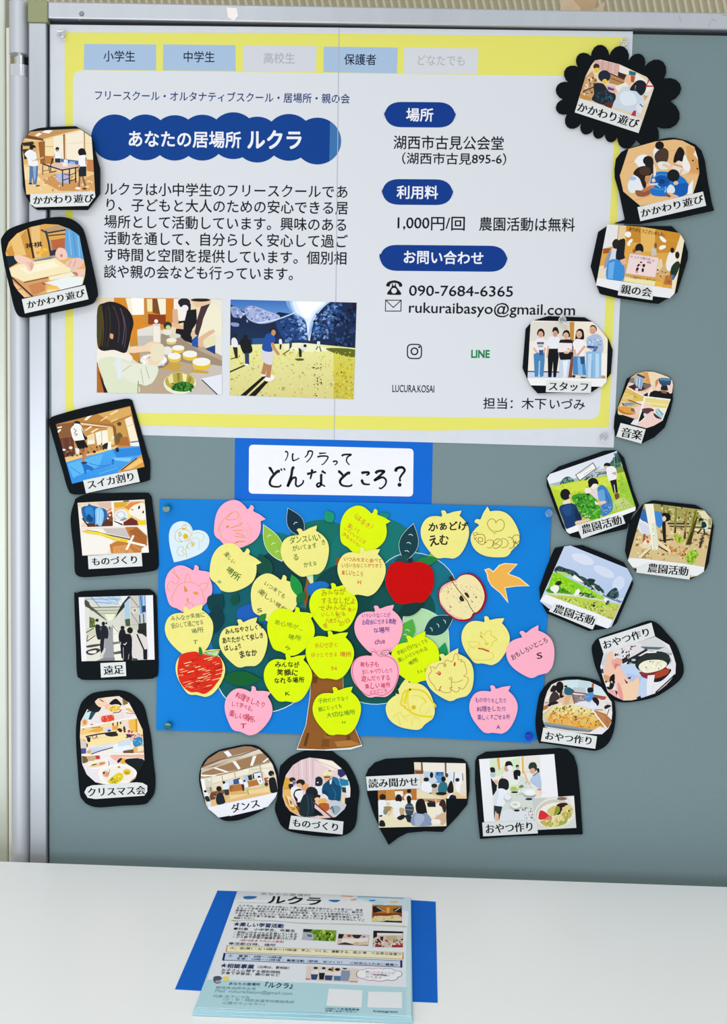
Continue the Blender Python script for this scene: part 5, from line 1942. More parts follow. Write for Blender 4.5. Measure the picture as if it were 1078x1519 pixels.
# --- bamboo grove
rt = card((920, 735, 7.434), '340,62 360,55 830,105 910,150 985,220 1010,270 1030,340 1000,560 975,740 940,820 850,885 765,930 180,850 80,700 55,620 75,450 110,290 250,100',
 [('260,95 370,90 920,160 1005,255 1010,300 918,840 848,885 770,905 140,800 82,720', '''p #d8c08c 40,40 1100,40 1100,960 40,960
p #a8a05c 250,80 900,140 1000,260 1000,330 600,300 480,290 120,330
n #7a7a34/#c8c078/#4a4a22/#dcd8a8 110 16 3 380,100 900,160 990,300 500,290
n #5a5230/#d8d0a0 50 14 4 130,130 250,110 200,330 130,330
p #e8dcb4 850,170 930,170 990,260 900,250
n #e0c88c/#b8924c/#f0dcae/#8a6a38 170 17 5 130,340 980,380 930,770 100,680
p #3a3020 520,300 760,305 760,322 520,318
p #5a4a30 540,330 760,335 1000,355 1000,372 760,350 540,348
p #efe8cc 780,370 1000,380 1000,392 780,385
l #3a3424 9 780,385 900,420 990,440
l #6a5a34 7 620,360 760,345
p #8a8638 600,130 625,130 612,415 590,415
p #3a3016 600,340 614,340 610,415 590,415
p #9a8a40 720,160 740,160 720,480 695,480
p #4a3a1c 705,400 722,400 718,482 692,482
p #9a9a3a 815,170 850,172 770,545 715,545
p #3c3a18 830,260 845,262 775,545 720,545
p #6a6a20 820,175 838,175 790,400 770,400
p #8a8a3a 470,110 490,110 490,190 470,190
p #1f1a16 458,290 497,285 505,520 475,520 462,400
l #2c241c 14 440,500 560,485
s #2c6ab0 190,215 230,165 270,155 300,300 240,280
s #3f88d4 360,180 440,185 470,230 455,330 420,355 380,290
s #2f6cb4 200,190 270,165 300,290 230,270
s #e6e8f0 158,250 180,200 230,270 300,310 330,420 250,430 200,370
s #d4dae8 200,300 300,330 320,420 250,420
e #16120f 508,240,46,46
s #16120f 455,205 500,190 520,230 480,230
e #f0c8c0 482,255,22,28
l #a85a38 26 265,430 258,510
l #e8b88c 26 330,450 345,530
s #f0e4cc 270,490 340,500 330,570 240,570
p #f6e2ac 270,520 300,500 330,560 270,570
s #c86a2c 285,495 310,490 320,520 295,525
p #f3f0e0 268,92 362,92 395,360 420,520 410,600 350,600 330,420 300,280
p #e2e4cc 340,300 385,300 420,540 400,600 360,600
n #c8d4a0/#f8f6ec 14 14 8 350,330 400,480 400,590 360,590
l #f0dcb8 30 420,515 580,640
l #2c2418 12 420,560 520,620
l #efe0bc 22 210,680 330,580
l #4a2c1c 7 240,690 330,595
s #e8d8b8 230,550 330,540 320,580 240,580
n #c8843c/#e0a454 40 16 6 540,570 720,560 720,680 560,660
s #b8c844 590,430 660,440 700,490 650,530 610,500
n #a8c034/#d0d858/#8aa82a 40 13 7 590,430 700,470 690,520 610,510
s #9ec83c 720,660 800,600 860,640 830,700 800,760 740,740
n #84bc28/#c0dc50/#6a9a20 60 15 9 720,660 830,600 860,650 800,750 740,740
e #2a1c18 885,268,22,20
s #cfe0d8 890,310 930,270 970,300 960,370 910,360
s #1f3028 890,300 930,290 950,340 900,360
l #26262a 16 890,370 850,420
l #26262a 16 920,370 930,430
s #3a2c20 900,470 915,460 890,560 865,570
n #3a2e1c 30 8 10 880,440 930,440 900,580 860,570
s #8fc4b8 880,290 895,280 890,350
p #eeeef0 70,685 230,695 700,750 940,790 900,900 80,780''')],
 [],
 'black card showing a person bending by a pale trunk in a bamboo grove', d0=.0022, thick=.0016)
m = Ink(BOARD, 0, (920, 735, 7.434)); m.sheet([(180, 790), (300, 742), (760, 792), (768, 868), (762, 928), (175, 850)], TOP, TOP + .0004, CAPT); o = m.build('caption_strip', rt)
k = Ink(BOARD, TOP + .00046, (920, 735, 7.434)); k.text('農園活動', (300, 795), (752, 838), 110, '#0b0c0f', bold=.008, mincho=.03); k.build('lettering', o)

# --- landscape
rt = card((795, 805, 6.955), '200,55 280,40 480,28 720,120 905,205 945,265 1002,420 985,470 830,830 765,885 590,905 540,912 180,760 110,730 45,600 35,470 105,270 185,75',
 [('290,40 355,30 940,265 995,370 775,870 735,885 600,830 130,680 40,605', '''p #c8d4ea 0,0 1100,0 1100,950 0,950
g #c4d2ec #b4c8e8 200,20 1000,20 1000,600 200,420
e #d8e0f0 480,170,120,50,20
e #d4def0 700,300,120,46,25
e #d0dcf0 850,420,60,80,25
s #2c4a4c 190,275 230,240 300,262 390,290 440,330 420,350 300,310 200,305
n #1f3a3a/#4a6a5a/#16282a 60 13 3 200,260 300,270 430,330 400,345 210,300
p #b4d080 200,290 300,305 380,350 260,340
s #2c4440 400,340 480,350 560,400 640,440 700,500 660,520 540,450 430,390
n #1c3430/#4a6450/#6a8070 60 13 4 420,345 560,400 700,520 640,510 460,410
p #eef0f0 370,360 395,330 415,345 480,395 490,415 400,385
p #d8dcdc 560,430 640,470 690,530 620,500
s #1c3438 530,400 540,370 605,380 600,410 560,440
s #2a4444 600,455 650,440 670,490 640,500
s #1f3c48 720,550 770,490 825,465 850,520 845,560 800,580 740,560
n #2c5560/#16303a/#5a7a70 60 13 5 740,540 825,470 845,560 780,575
l #5a7480 12 690,540 800,590 880,610
p #6a8aa0 830,580 880,605 860,625 820,600
g #8ed01c #a4d43c 170,310 220,310 540,470 700,560 690,590 560,560 240,520 110,500
p #84cc14 170,320 380,400 560,490 620,560 250,500 130,470
n #a8e040/#70b80c/#b4e04c 90 13 6 170,330 560,490 680,570 500,540 160,490
s #4a9a1c 100,490 200,440 300,490 380,530 300,530 150,520
n #2f7a14/#5aa828 50 13 7 110,490 220,440 380,520 300,525 150,515
p #d8d8c8 95,520 240,520 420,540 690,590 690,610 400,560 100,540
s #3f7428 450,530 500,515 580,540 600,570 520,560
n #e8ece0/#2f5a28 24 9 8 450,520 600,545 600,570 460,550
p #b8d048 90,530 420,560 720,610 870,640 785,815 300,620
p #c8c868 600,680 860,640 785,815 640,750
n #d8dc7c/#94b838/#c0cc54/#a8a844 130 13 9 150,540 700,620 850,650 780,800 350,620
n #6a9028/#e4e09c 40 10 11 250,570 700,650 760,780
s #f0f0e8 145,480 160,450 220,440 235,480 200,525 180,510
s #22301c 195,430 225,395 265,405 240,440
s #f0f0ea 390,545 410,495 440,475 455,510 430,545
l #e4e4dc 9 420,540 440,550
s #1f3c34 440,530 460,505 470,530
s #eef0ee 700,600 710,570 740,580 755,600 740,630
s #2c5a58 730,600 755,600 745,635 715,640
e #1c3a2c 595,650,15,14
p #f0f0f6 40,600 95,530 250,590 600,720 790,800 740,890 600,830''')],
 [('185,625 640,770 582,897 130,708', '農園活動', (185, 672), (605, 812), 106)],
 'black card with a landscape photo of green rice fields under blue sky', d0=.0034, thick=.0014)
# ================================================================== title sign and blue sheet
BLUE = mat('blue_card', '#0078cc', .55, noise=.03, scale=10, bump=.04, spec=.12)
BLUE2 = mat('blue_paper', '#0062c8', .55, noise=.03, scale=10, bump=.04, spec=.12)
ts = empty('title_sign', BOARD.three(BOARD.two((495, 745)), 0), 'white handwritten title card on a blue paper, between the poster and the blue tree sheet', 'sign')
m = Ink(BOARD); m.sheet([(348.5, 640), (642, 645), (640, 752), (347.5, 748)], .00003, .00018, BLUE2); m.build('blue_backing', ts)
CR = (355, 650, 3.9926)
m = Ink(BOARD, 0, CR); m.sheet(rounded((57, 38), (1031, 62), (1028, 346), (55, 328), 26), .0002, .0007, WHITE); tl = m.build('white_label', ts)
k = Ink(BOARD, .00078, CR)
def brush(w, pts, tp=lambda t: 1.15 - .5 * t): k.line('#15181e', w, pts, True, taper=tp)
for w, st in ((8, [[(273, 82), (286, 86), (284, 108), (270, 132)]]), (9, [[(318, 92), (316, 130), (330, 130), (352, 116)]]),
              (9, [[(408, 78), (402, 98), (388, 112)], [(405, 82), (432, 80), (424, 112), (396, 140)]]),
              (9, [[(474, 90), (512, 88)], [(464, 112), (522, 108), (512, 136), (486, 156)]]),
              (9, [[(556, 140), (574, 136), (578, 146), (564, 158)]]),
              (10, [[(608, 104), (660, 97), (640, 112), (634, 136), (650, 156)]]),
              (15, [[(180, 176), (192, 194), (202, 212)], [(236, 196), (192, 232), (180, 268), (200, 286), (246, 278)]]),
              (9, [[(246, 182), (252, 192)], [(264, 180), (270, 190)]]),
              (14, [[(322, 174), (306, 226), (286, 284), (312, 240), (334, 236), (334, 276), (352, 284), (378, 250)]]),
              (13, [[(404, 212), (440, 202), (452, 200)], [(430, 190), (426, 216), (420, 240)], [(490, 196), (510, 208)],
                    [(486, 218), (484, 250), (482, 276), (466, 288), (458, 276), (474, 266), (506, 282)]]),
              (15, [[(590, 198), (606, 212), (616, 228)], [(652, 206), (606, 238), (596, 262), (616, 282), (666, 276)]]),
              (14, [[(726, 206), (760, 202), (766, 210), (752, 218)], [(728, 250), (736, 270), (770, 272)]]),
              (14, [[(808, 206), (856, 196), (832, 222), (800, 250), (846, 232), (868, 250), (860, 280), (828, 294)]]),
              (15, [[(926, 194), (940, 176), (966, 174), (978, 192), (962, 216), (950, 236), (950, 252)]])):
    for p in st: brush(w, p)
k.ellipse('#15181e', 948, 276, 12, 12)
k.build('lettering', tl)

bb = empty('blue_sheet', BOARD.three(BOARD.two((520, 1095)), .001), 'bright blue sheet under the paper apple tree in the middle of the board', 'blue sheet')
m = Ink(BOARD); m.sheet([(236.5, 740.5), (520, 745), (817.5, 752.5), (812, 900), (807, 1010), (796, 1097), (786, 1102), (640, 1094.5), (440, 1089), (231.5, 1083), (234, 900)], .0008, .003, BLUE); m.build('card_sheet', bb)

# ------------------------------------------------------------------ the paper tree
tree = empty('paper_tree', BOARD.three(BOARD.two((490, 1110)), .003), 'cut-out paper tree with teal crown and brown trunk on the blue sheet', 'paper tree')
EDGE = paper('#dfeef4')
def circ(cx, cy, rx, ry, n=40, wob=.02, seed=1):
    R = random.Random(seed); a = R.uniform(0, 6)
    return [(cx + rx * math.cos(2 * math.pi * k / n) * (1 + wob * math.sin(3 * 2 * math.pi * k / n + a)), cy + ry * math.sin(2 * math.pi * k / n) * (1 + wob * math.sin(3 * 2 * math.pi * k / n + a))) for k in range(n)]
lay = .00305
def crown(name, hexa, pts, edge=0, smooth=False):
    global lay
    if smooth: pts = catmull(pts, 5)
    m = Ink(BOARD)
    if edge:
        cx = sum(p[0] for p in pts) / len(pts); cy = sum(p[1] for p in pts) / len(pts)
        m.sheet([(cx + (x - cx) * (1 + edge), cy + (y - cy) * (1 + edge)) for x, y in pts], lay, lay + .00004, EDGE)
    m.sheet(pts, lay, lay + .00008, paper(hexa)); lay += .0001
    return m.build(name, tree)
crown('trunk', '#8a5522', [(441, 1110.5), (454, 1075), (460, 1033), (462, 960), (452, 905), (437, 850), (440, 838), (458, 862), (470, 900), (488, 935), (505, 905), (520, 860), (500, 855), (494, 845), (525, 815), (530, 860), (540, 895), (515, 960), (508, 1000), (510, 1024), (518, 1060), (528, 1085), (536, 1105), (520, 1110), (480, 1112)], .012)
for a in (dict(h='#0f6c6c', c=(402, 862, 66, 72)), dict(h='#0d6a5e', c=(478, 826, 62, 54)), dict(h='#0f6e6a', c=(556, 828, 66, 62)), dict(h='#116a7c', c=(615, 880, 62, 60), e=.014),
          dict(h='#0b5a5e', c=(390, 988, 72, 70), e=.016), dict(h='#0a5a66', c=(355, 935, 42, 75)), dict(h='#0a5450', c=(560, 985, 66, 60), e=.014)):
    crown('crown', a['h'], circ(*a['c'], seed=len(a['h']) + int(a['c'][0])), a.get('e', 0))
crown('branch', '#8a5522', [(437, 850), (452, 851), (465, 870), (468, 900), (458, 915), (445, 880)])
crown('branch', '#c9ddb0', [(452, 851), (464, 848), (465, 874)])
crown('branch', '#8a4e20', [(500, 826), (494, 852), (508, 858), (512, 830)])
crown('crown', '#083c42', circ(415, 858, 40, 42, seed=5)); crown('crown', '#06403f', circ(520, 910, 68, 74, seed=4))
crown('crown', '#0c4c50', circ(440, 960, 46, 60, seed=9)); crown('crown', '#0a4a47', circ(596, 903, 48, 40, seed=8))
crown('crown', '#1858b0', [(352, 905), (385, 895), (395, 925), (375, 918), (360, 930)], smooth=True)
crown('crown', '#146ab8', [(455, 870), (475, 862), (488, 868), (476, 878), (462, 885)], smooth=True)
crown('crown', '#a8d0a0', [(598, 918), (608, 906), (625, 903), (645, 911), (662, 925), (666, 960), (664, 980), (650, 988), (600, 985)], .02, True)
crown('trunk', '#8a5522', [(441, 1110.5), (454, 1075), (460, 1033), (462, 985), (508, 985), (509, 1024), (517, 1060), (528, 1085), (536, 1105), (520, 1109), (480, 1112)], .02)
m = Ink(BOARD, lay + .00004); m.dsl('''p #5a3a16 455,1087 459,1088 454,1107 450,1106
p #6a4418 513,1091 519,1091 521,1103 515,1104
p #a0662a 480,1030 506,1034 510,1085 482,1100
p #7a4a1c 478,1096 488,1096 488,1108 476,1108
p #6a4218 465,1004 471,1004 470,1014 464,1013
p #6a4218 484,1087 491,1087 491,1092 484,1091
p #b47a3a 496,1100 520,1098 535,1104 520,1107 500,1108''')
m.build('bark_marks', tree); lay += .00012
def leaf(hexa, a, b, w, veins=0, vcol='#e8f0ea', edge=None):
    global lay
    if edge is None: edge = .03 if veins else 0
    (x0, y0), (x1, y1) = a, b; L = math.hypot(x1 - x0, y1 - y0); ux, uy = (x1 - x0) / L, (y1 - y0) / L; nx, ny = -uy, ux
    pts = []
    for k in range(24):
        t = k / 24 * 2
        s_, sg = (t, 1) if t <= 1 else (2 - t, -1)
        wd = math.sin(math.pi * s_ ** .9) * w * sg
        pts.append((x0 + ux * L * s_ + nx * wd, y0 + uy * L * s_ + ny * wd))
    m = Ink(BOARD)
    if edge: 
        cx, cy = (x0 + x1) / 2, (y0 + y1) / 2
        m.sheet([(cx + (x - cx) * (1 + edge), cy + (y - cy) * (1 + edge)) for x, y in pts], lay, lay + .00004, EDGE)
    m.sheet(pts, lay, lay + .00008, paper(hexa))
    o = m.build('leaf', tree)
    if veins:
        k_ = Ink(BOARD, lay + .00011)
        for i in range(veins):
            c = (x0 + ux * L * (.28 + .22 * i), y0 + uy * L * (.28 + .22 * i))
            for sg in (-1, 1): k_.line(vcol, .8, [c, (c[0] + sg * nx * 3 - ux * 1.6, c[1] + sg * ny * 3 - uy * 1.6)])
        k_.build('vein_marks', o)
    lay += .00014
leaf('#0c2c3c', (448, 796), (427, 754), 12, 2); leaf('#8cb83c', (418, 832), (391, 779), 12, 3, edge=.05)
leaf('#0e3a44', (600, 832), (613, 777), 14, 3); leaf('#10484a', (584, 842), (606, 822), 7, 0)
leaf('#0a3c44', (628, 940), (673, 914), 14, 3); leaf('#4aa43a', (598, 950), (612, 918), 12, 2); leaf('#3f9a46', (588, 955), (606, 945), 5)
leaf('#128a50', (652, 985), (660, 953), 8); leaf('#7cb04a', (635, 826), (655, 818), 5); leaf('#1c7a3c', (614, 836), (652, 828), 7)
leaf('#149068', (492, 775), (484, 757), 8, 0); leaf('#12806a', (558, 772), (578, 762), 7, 0)
leaf('#0c4a3c', (400, 858), (384, 822), 12); leaf('#073a40', (310, 905), (330, 882), 14); leaf('#08343c', (318, 940), (322, 895), 12)
leaf('#0c5a2c', (330, 1005), (388, 1008), 11); leaf('#1a8a3c', (432, 852), (448, 890), 8); leaf('#1f7a30', (384, 922), (395, 910), 5); leaf('#063432', (590, 912), (630, 895), 9)
leaf('#0a4a3a', (345, 898), (352, 880), 6); leaf('#063a36', (575, 1012), (592, 1030), 6); leaf('#0b6a3c', (440, 895), (452, 878), 6)
tree['label'] = 'cut-out paper tree with teal crown and brown trunk on the blue sheet'

# ------------------------------------------------------------------ apples
AP = [(322, 68), (336, 60), (350, 62), (366, 72), (375, 98), (400, 96), (450, 85), (526, 82), (512, 112), (500, 130), (550, 190), (578, 260), (575, 330), (550, 400), (510, 470),
      (460, 525), (400, 552), (355, 545), (300, 535), (260, 537), (215, 520), (160, 450), (115, 370), (95, 290), (105, 210), (150, 140), (210, 110), (280, 112), (318, 122), (328, 108)]
LT, LIME, PINK = '#e4dd80', '#d2e800', '#f0a8bd'
def apple_pts(cx, cy, R, rot):
    q = catmull(AP, 3, (0, 4, 7, 9, 28)); a = math.radians(rot); ca, sa = math.cos(a), math.sin(a)
    return [(cx + ((x - 335) * ca - (y - 325) * sa) * R / 241, cy + ((x - 335) * sa + (y - 325) * ca) * R / 241) for x, y in q]
AMAT = {LT: paper(LT), LIME: paper(LIME), PINK: paper(PINK)}
def apple(cx, cy, rot, hexa, lv, label, R=35.6, crop=None, lines=(), draw=None, col='#2c4a24', part='writing'):
    d0 = .0063 + .0006 * lv
    root = empty('apple_note', BOARD.three(BOARD.two((cx, cy + R), d0), d0), label, 'apple note', 'apple-shaped paper notes on the tree')
    m = Ink(BOARD); m.sheet(apple_pts(cx, cy, R, rot), d0, d0 + .0004, AMAT[hexa]); m.build('paper_apple', root)
    if lines or draw:
        k = Ink(BOARD, d0 + .00048, crop or (0, 0, 1.0))
        for i, ln in enumerate(lines):
            t, p0, p1, h = ln[:4]; c = ln[4] if len(ln) > 4 else col; b = max(ln[5] * 1.25, .013) if len(ln) > 5 else .013
            k.text(t, p0, p1, h, c, bold=b, jit=1.0, seed=int(cx) + i)
        if draw: k.dsl(draw)
        k.build(part, root)
    return root
c1, c2, c3, c4, c5, c6, c7, c8 = (235, 740, 6.955), (360, 745, 6.7375), (490, 740, 6.7375), (610, 745, 5.989), (235, 880, 6.955), (380, 860, 7.187), (510, 880, 6.7375), (320, 1000, 4.4917)
c9, c0 = (560, 960, 6.7375), (670, 905, 6.7375)
OR, GN, BK = '#d8902c', '#2f6a1c', '#1c1a18'
apple(349.5, 780, 39, PINK, 0, 'pink apple with an orange crayon drawing, top left beside the white heart', crop=c1, part='crayon_drawing', draw='''c #e8a04a 6 620,330 650,240 760,140
c #e8a04a 6 700,210 740,160 800,130 830,170 790,210 700,215
l #e89a3a 9 745,300 850,265 860,245
e #e0902a 712,288,17,12,-40
c #e8a860 5 640,290 650,400 720,440 770,450
l #e8a04a 8 770,325 870,325
l #e8a04a 9 790,385 880,400 880,380 800,350
l #e8a04a 8 780,460 830,435 900,440 800,450
c #e8a860 6 780,465 860,500 950,430
c #f0b070 4 860,170 840,270 920,340 880,400
c #f0b070 4 900,250 960,330 900,420''')
apple(277.5, 875, 20, PINK, 0, 'pink apple with an orange face drawing, at the left edge of the blue sheet', crop=c1, part='crayon_drawing', draw='''c #e0a04a 5 120,950 90,900 130,850 180,880 210,820 130,760
c #e0a04a 5 160,720 180,790 230,830
c #e0a04a 5 150,1060 165,960 220,880 320,860 420,900 460,990 450,1080
c #e0a04a 5 270,860 300,770 330,850
c #e0a04a 5 420,900 460,870 510,880 460,950
s #e0902a 265,895 290,930 300,950 270,960
s #e89a3a 360,960 410,965 400,990 370,985
e #e89a3a 300,1045,10,24
c #d8903a 5 280,1100 330,1070 360,1110''')
apple(343, 844, 40, LT, 1, 'pale yellow apple with short green writing, tilted right below the pink apple', crop=c1, col=GN,
      lines=[('楽しい', (685, 560), (790, 660), 80, GN, .012), ('場所', (700, 715), (835, 825), 100, GN, .014), ('S', (610, 870), (650, 850), 55)])
apple(281.5, 938, -13, LT, 1, 'pale yellow apple with thin grey-green writing signed T, above the red crayon apple', crop=c5,
      lines=[('みんなが笑顔に', (125, 262), (480, 222), 60, '#5a6a48'), ('安心して過ごせる', (130, 340), (465, 295), 58, '#5a6a48'), ('場所', (335, 395), (465, 378), 60, '#5a6a5a'), ('T', (355, 505), (405, 495), 62, '#6a6a50')])
rx = empty('apple_note', BOARD.three(BOARD.two((296, 1033), .0075), .0075), 'cream apple scribbled over in red crayon with a green leaf, lower left of the tree', 'apple note', 'apple-shaped paper notes on the tree')
m = Ink(BOARD); m.sheet(apple_pts(296.5, 999, 36.5, 2), .0075, .0079, AMAT[LT]); m.build('paper_apple', rx)
k = Ink(BOARD, .00798, c5)
k.poly('#dc2a16', [(225, 640), (290, 612), (380, 602), (440, 625), (560, 650), (630, 660), (660, 740), (650, 850), (600, 930), (540, 1000), (470, 1040), (400, 1020), (330, 1020), (260, 970), (215, 900), (195, 800), (205, 700)], True)
R_ = random.Random(3)
for i in range(150):
    x, y = R_.uniform(215, 640), R_.uniform(620, 1010); L = R_.uniform(25, 90)
    if ((x - 425) / 215) ** 2 + ((y - 815) / 195) ** 2 > .95: continue
    k.line(R_.choice(['#f0e0a0', '#c81a10', '#c01408', '#e8542c', '#f2c890', '#e03018', '#d01c10', '#b01208']), R_.uniform(3, 9), [(x - L / 2, y + L * .12), (x + L / 2, y - L * .15)])
k.dsl('''s #2a7a3a 418,560 440,565 455,630 420,628
s #bfe0a8 470,610 540,605 625,588 600,650 520,640
l #2f6a2c 5 470,610 540,600 625,588 605,650 530,640 475,615
l #4a8a3a 4 490,615 560,640
l #4a8a3a 4 540,620 590,610''')
k.build('crayon_drawing', rx)
apple(453.5, 822, -17, LT, 1, 'pale yellow apple with green writing beside two pointed leaves, top middle', crop=c2, col=GN,
      lines=[('ダンスいい', (465, 388), (775, 345), 78, GN, .01), ('がいてます', (495, 465), (740, 435), 60, GN, .01), ('き', (785, 400), (825, 395), 55, GN, .01), ('る', (500, 550), (560, 545), 66, GN, .01), ('かえな', (608, 628), (742, 610), 52, GN, .012)])
apple(536, 788, 33, LIME, 0, 'lime apple with orange writing tilted right, top middle beside a dark leaf', crop=c3,
      lines=[('（はるき）', (215, 140), (445, 310), 75, '#d8842c', .008), ('楽しくて', (180, 260), (290, 330), 55, '#d8742c', .012), ('いていいところ', (135, 290), (350, 440), 48, '#d87a2c', .006), ('きもちいい', (120, 345), (300, 470), 48, '#d8742c', .008)])
apple(536, 851, -1, LT, 2, 'pale yellow apple with red writing signed H, under the lime apple', crop=c3, col='#c8402c',
      lines=[('いつみ先生と遊べて', (130, 598), (515, 620), 46), ('いろいろなことができて', (110, 662), (518, 672), 46), ('楽しいところ', (110, 735), (330, 750), 56, '#c02c24', .01), ('H', (270, 838), (308, 838), 50)])
apple(660, 796, -6, LT, 0, 'pale yellow apple with large black pen writing, right of the second dark leaf', crop=c4, col=BK,
      lines=[('かあどげ', (150, 220), (500, 215), 84, BK, .022), ('えむ', (150, 340), (335, 325), 100, BK, .02)])
apple(736, 795, -55, LT, 0, 'pale yellow apple with a drawn heart and caterpillar, top right of the blue sheet', crop=c4, part='pen_drawing', draw='''c #8a7420 5 750,185 735,155 700,150 675,185 690,230 720,255 750,275
c #8a7420 5 750,185 780,155 815,165 825,210 800,250 740,255
e #8a6420 0,0,0.1,0.1
c #8a5a20 5 560,300 590,285 640,290 655,330 640,375 600,365 570,330 555,310
c #8a5a20 5 590,330 600,315 630,320 630,345 600,350 595,330
c #8a5a20 4 560,300 550,275 585,270 580,290
c #8a5a20 4 580,310 560,330
c #a08020 5 670,350 690,335 725,345 730,380 700,405 675,400
c #8a6a20 5 720,390 735,345 770,325 805,350 790,390 750,410 725,400
c #8a6a20 4 740,380 780,340
c #8a6a20 4 735,360 785,385
c #a08020 5 800,330 840,330 860,365 840,395 800,400
c #a08020 5 860,315 895,320 910,350 905,395 870,405
c #8a6a20 5 890,330 915,295 955,295 960,340 925,365 900,350
c #8a6a20 5 905,340 940,370 930,400 910,390 930,340
e #8a2a1a 660,358,6,6''')
apple(404, 888, 27, LT, 1, 'pale yellow apple with olive writing signed S, tilted right left of the trunk', crop=c6,
      lines=[('いつ来ても', (90, 25), (310, 190), 70, '#5a5a20', .008), ('楽しい場所', (30, 115), (320, 330), 74, '#5a5a20', .008), ('S', (5, 330), (65, 320), 66, '#5a5a20')])
apple(494.5, 904, -3, LIME, 1, 'lime apple crowded with orange writing at the centre of the tree', crop=c6, col='#c89020',
      lines=[('みんなが', (690, 145), (950, 115), 78, '#b08418', .008), ('すえなしだよ', (690, 225), (1060, 225), 84, '#b08418', .008), ('でみんな', (665, 305), (960, 290), 66, '#b88418', .008), ('楽しい', (980, 322), (1062, 312), 44, '#d0541c', .012),
             ('いしくも', (690, 368), (885, 358), 58, '#c89020', .008), ('だる', (850, 390), (950, 350), 60, '#b88418', .008), ('八木さん', (735, 440), (900, 430), 58, '#c8741c', .01), ('の日', (880, 480), (1000, 420), 62, '#c89020', .008), ('を', (705, 495), (770, 480), 62, '#d0741c', .012)])
apple(429.5, 938, 16, LIME, 3, 'lime apple with faint grey-green writing signed S, left of the trunk', crop=c6,
      lines=[('居心地が....', (195, 440), (505, 525), 62, '#8a9a20'), ('場所', (335, 598), (482, 630), 66, '#6a8a2c', .008), ('S', (315, 735), (358, 725), 60, '#7a8a20')])
apple(362, 957, -13, LT, 2, 'pale yellow apple with bold black marker writing, left of the trunk', crop=c5, col=BK,
      lines=[('みんなやさしくて', (685, 400), (1085, 340), 62, BK, .024), ('あたたかくて安しき', (655, 490), (1085, 435), 66, BK, .024), ('ばしょ!!', (675, 575), (850, 545), 66, BK, .024), ('まなか', (830, 640), (1015, 600), 78, BK, .024)])
apple(427, 1009, -3, LIME, 4, 'lime apple with neat black writing signed K, beside the trunk', crop=c6, col=BK,
      lines=[('みんなが', (200, 905), (462, 905), 66, BK, .02), ('笑顔に', (215, 985), (450, 985), 76, BK, .022), ('なれる場所', (185, 1070), (515, 1068), 70, BK, .02), ('K', (300, 1215), (362, 1205), 66, BK)])
apple(489, 975, -2, LIME, 5, 'lime apple with orange writing signed N, on top of the trunk', crop=c6, col='#d08a1c',
      lines=[('安心できて', (620, 700), (870, 695), 56), ('ほっとできる', (580, 800), (868, 798), 54, '#d08a1c'), ('場所', (888, 798), (1018, 795), 62, '#d0641c', .01), ('N', (800, 948), (858, 948), 55)])
apple(367, 1056, 12, PINK, 2, 'pink apple with crimson writing signed T, hanging over the lower left edge', crop=c8, col='#c01c3c',
      lines=[('料理をしたり', (132, 140), (330, 212), 46, '#c01c3c', .014), ('して学べる。', (104, 190), (262, 240), 40, '#c01c3c', .012), ('楽しい場所。', (90, 260), (285, 312), 46, '#c01c3c', .014), ('T', (165, 350), (202, 345), 42, '#c01c3c', .01)])
apple(500, 1058, -8, LIME, 3, 'lime apple with green writing signed H, in front of the trunk', crop=c8, col='#4a8a1c',
      lines=[('子供だけでなく', (682, 180), (890, 158), 32), ('親にとっても', (682, 235), (842, 212), 34), ('大切な場所', (735, 275), (928, 248), 38, '#4a8a1c', .01), ('H', (838, 322), (865, 318), 28)])
apple(562, 937, -9, PINK, 1, 'pink apple with purple writing, right of the trunk', crop=c7, col='#5a2a8a',
      lines=[('いろいろなことが', (178, 222), (465, 215), 50, '#8a3a9a'), ('お自由にできる素敵', (180, 290), (522, 282), 54, '#4a2a8a', .012), ('な場所', (290, 370), (462, 362), 62, '#3a2a8a', .014), ('chie', (305, 485), (410, 480), 72, '#7a2a7a', .006)])
rp = apple(557, 1002, -9, PINK, 4, 'pink apple outlined in red with red writing, lower middle', crop=c7, col='#d0284c',
      lines=[('親も子も', (160, 712), (352, 708), 58, '#d0284c', .014), ('おしゃべりしたり', (180, 788), (488, 768), 52), ('遊んだりする', (175, 858), (462, 838), 58, '#d0284c', .012), ('楽しい場所', (205, 935), (468, 915), 64, '#d0284c', .014), ('よりどころ', (252, 985), (435, 975), 46)],
      draw='''c #c81c40 5 280,625 210,622 130,650 90,730 90,830 140,940 200,1000 250,1020 310,1005 380,1022 450,990 510,920 540,820 530,720 490,660 430,630 350,628
c #c81c40 5 285,620 278,585 310,590 345,625
c #6a5a4a 5 360,605 400,575 455,575 430,615 365,608
l #6a5a4a 3 375,605 430,588''')
apple(617.5, 980, -21, LIME, 3, 'lime apple with olive-green writing tilted left, among the right-hand leaves', crop=c7, col='#5a7a1c',
      lines=[('学校に行けなくても', (530, 600), (838, 470), 52), ('楽しいといわれる', (540, 672), (832, 545), 50), ('場所', (640, 705), (738, 665), 54, '#4a7a1c', .01), ('Sょぷ', (735, 790), (825, 755), 44)])
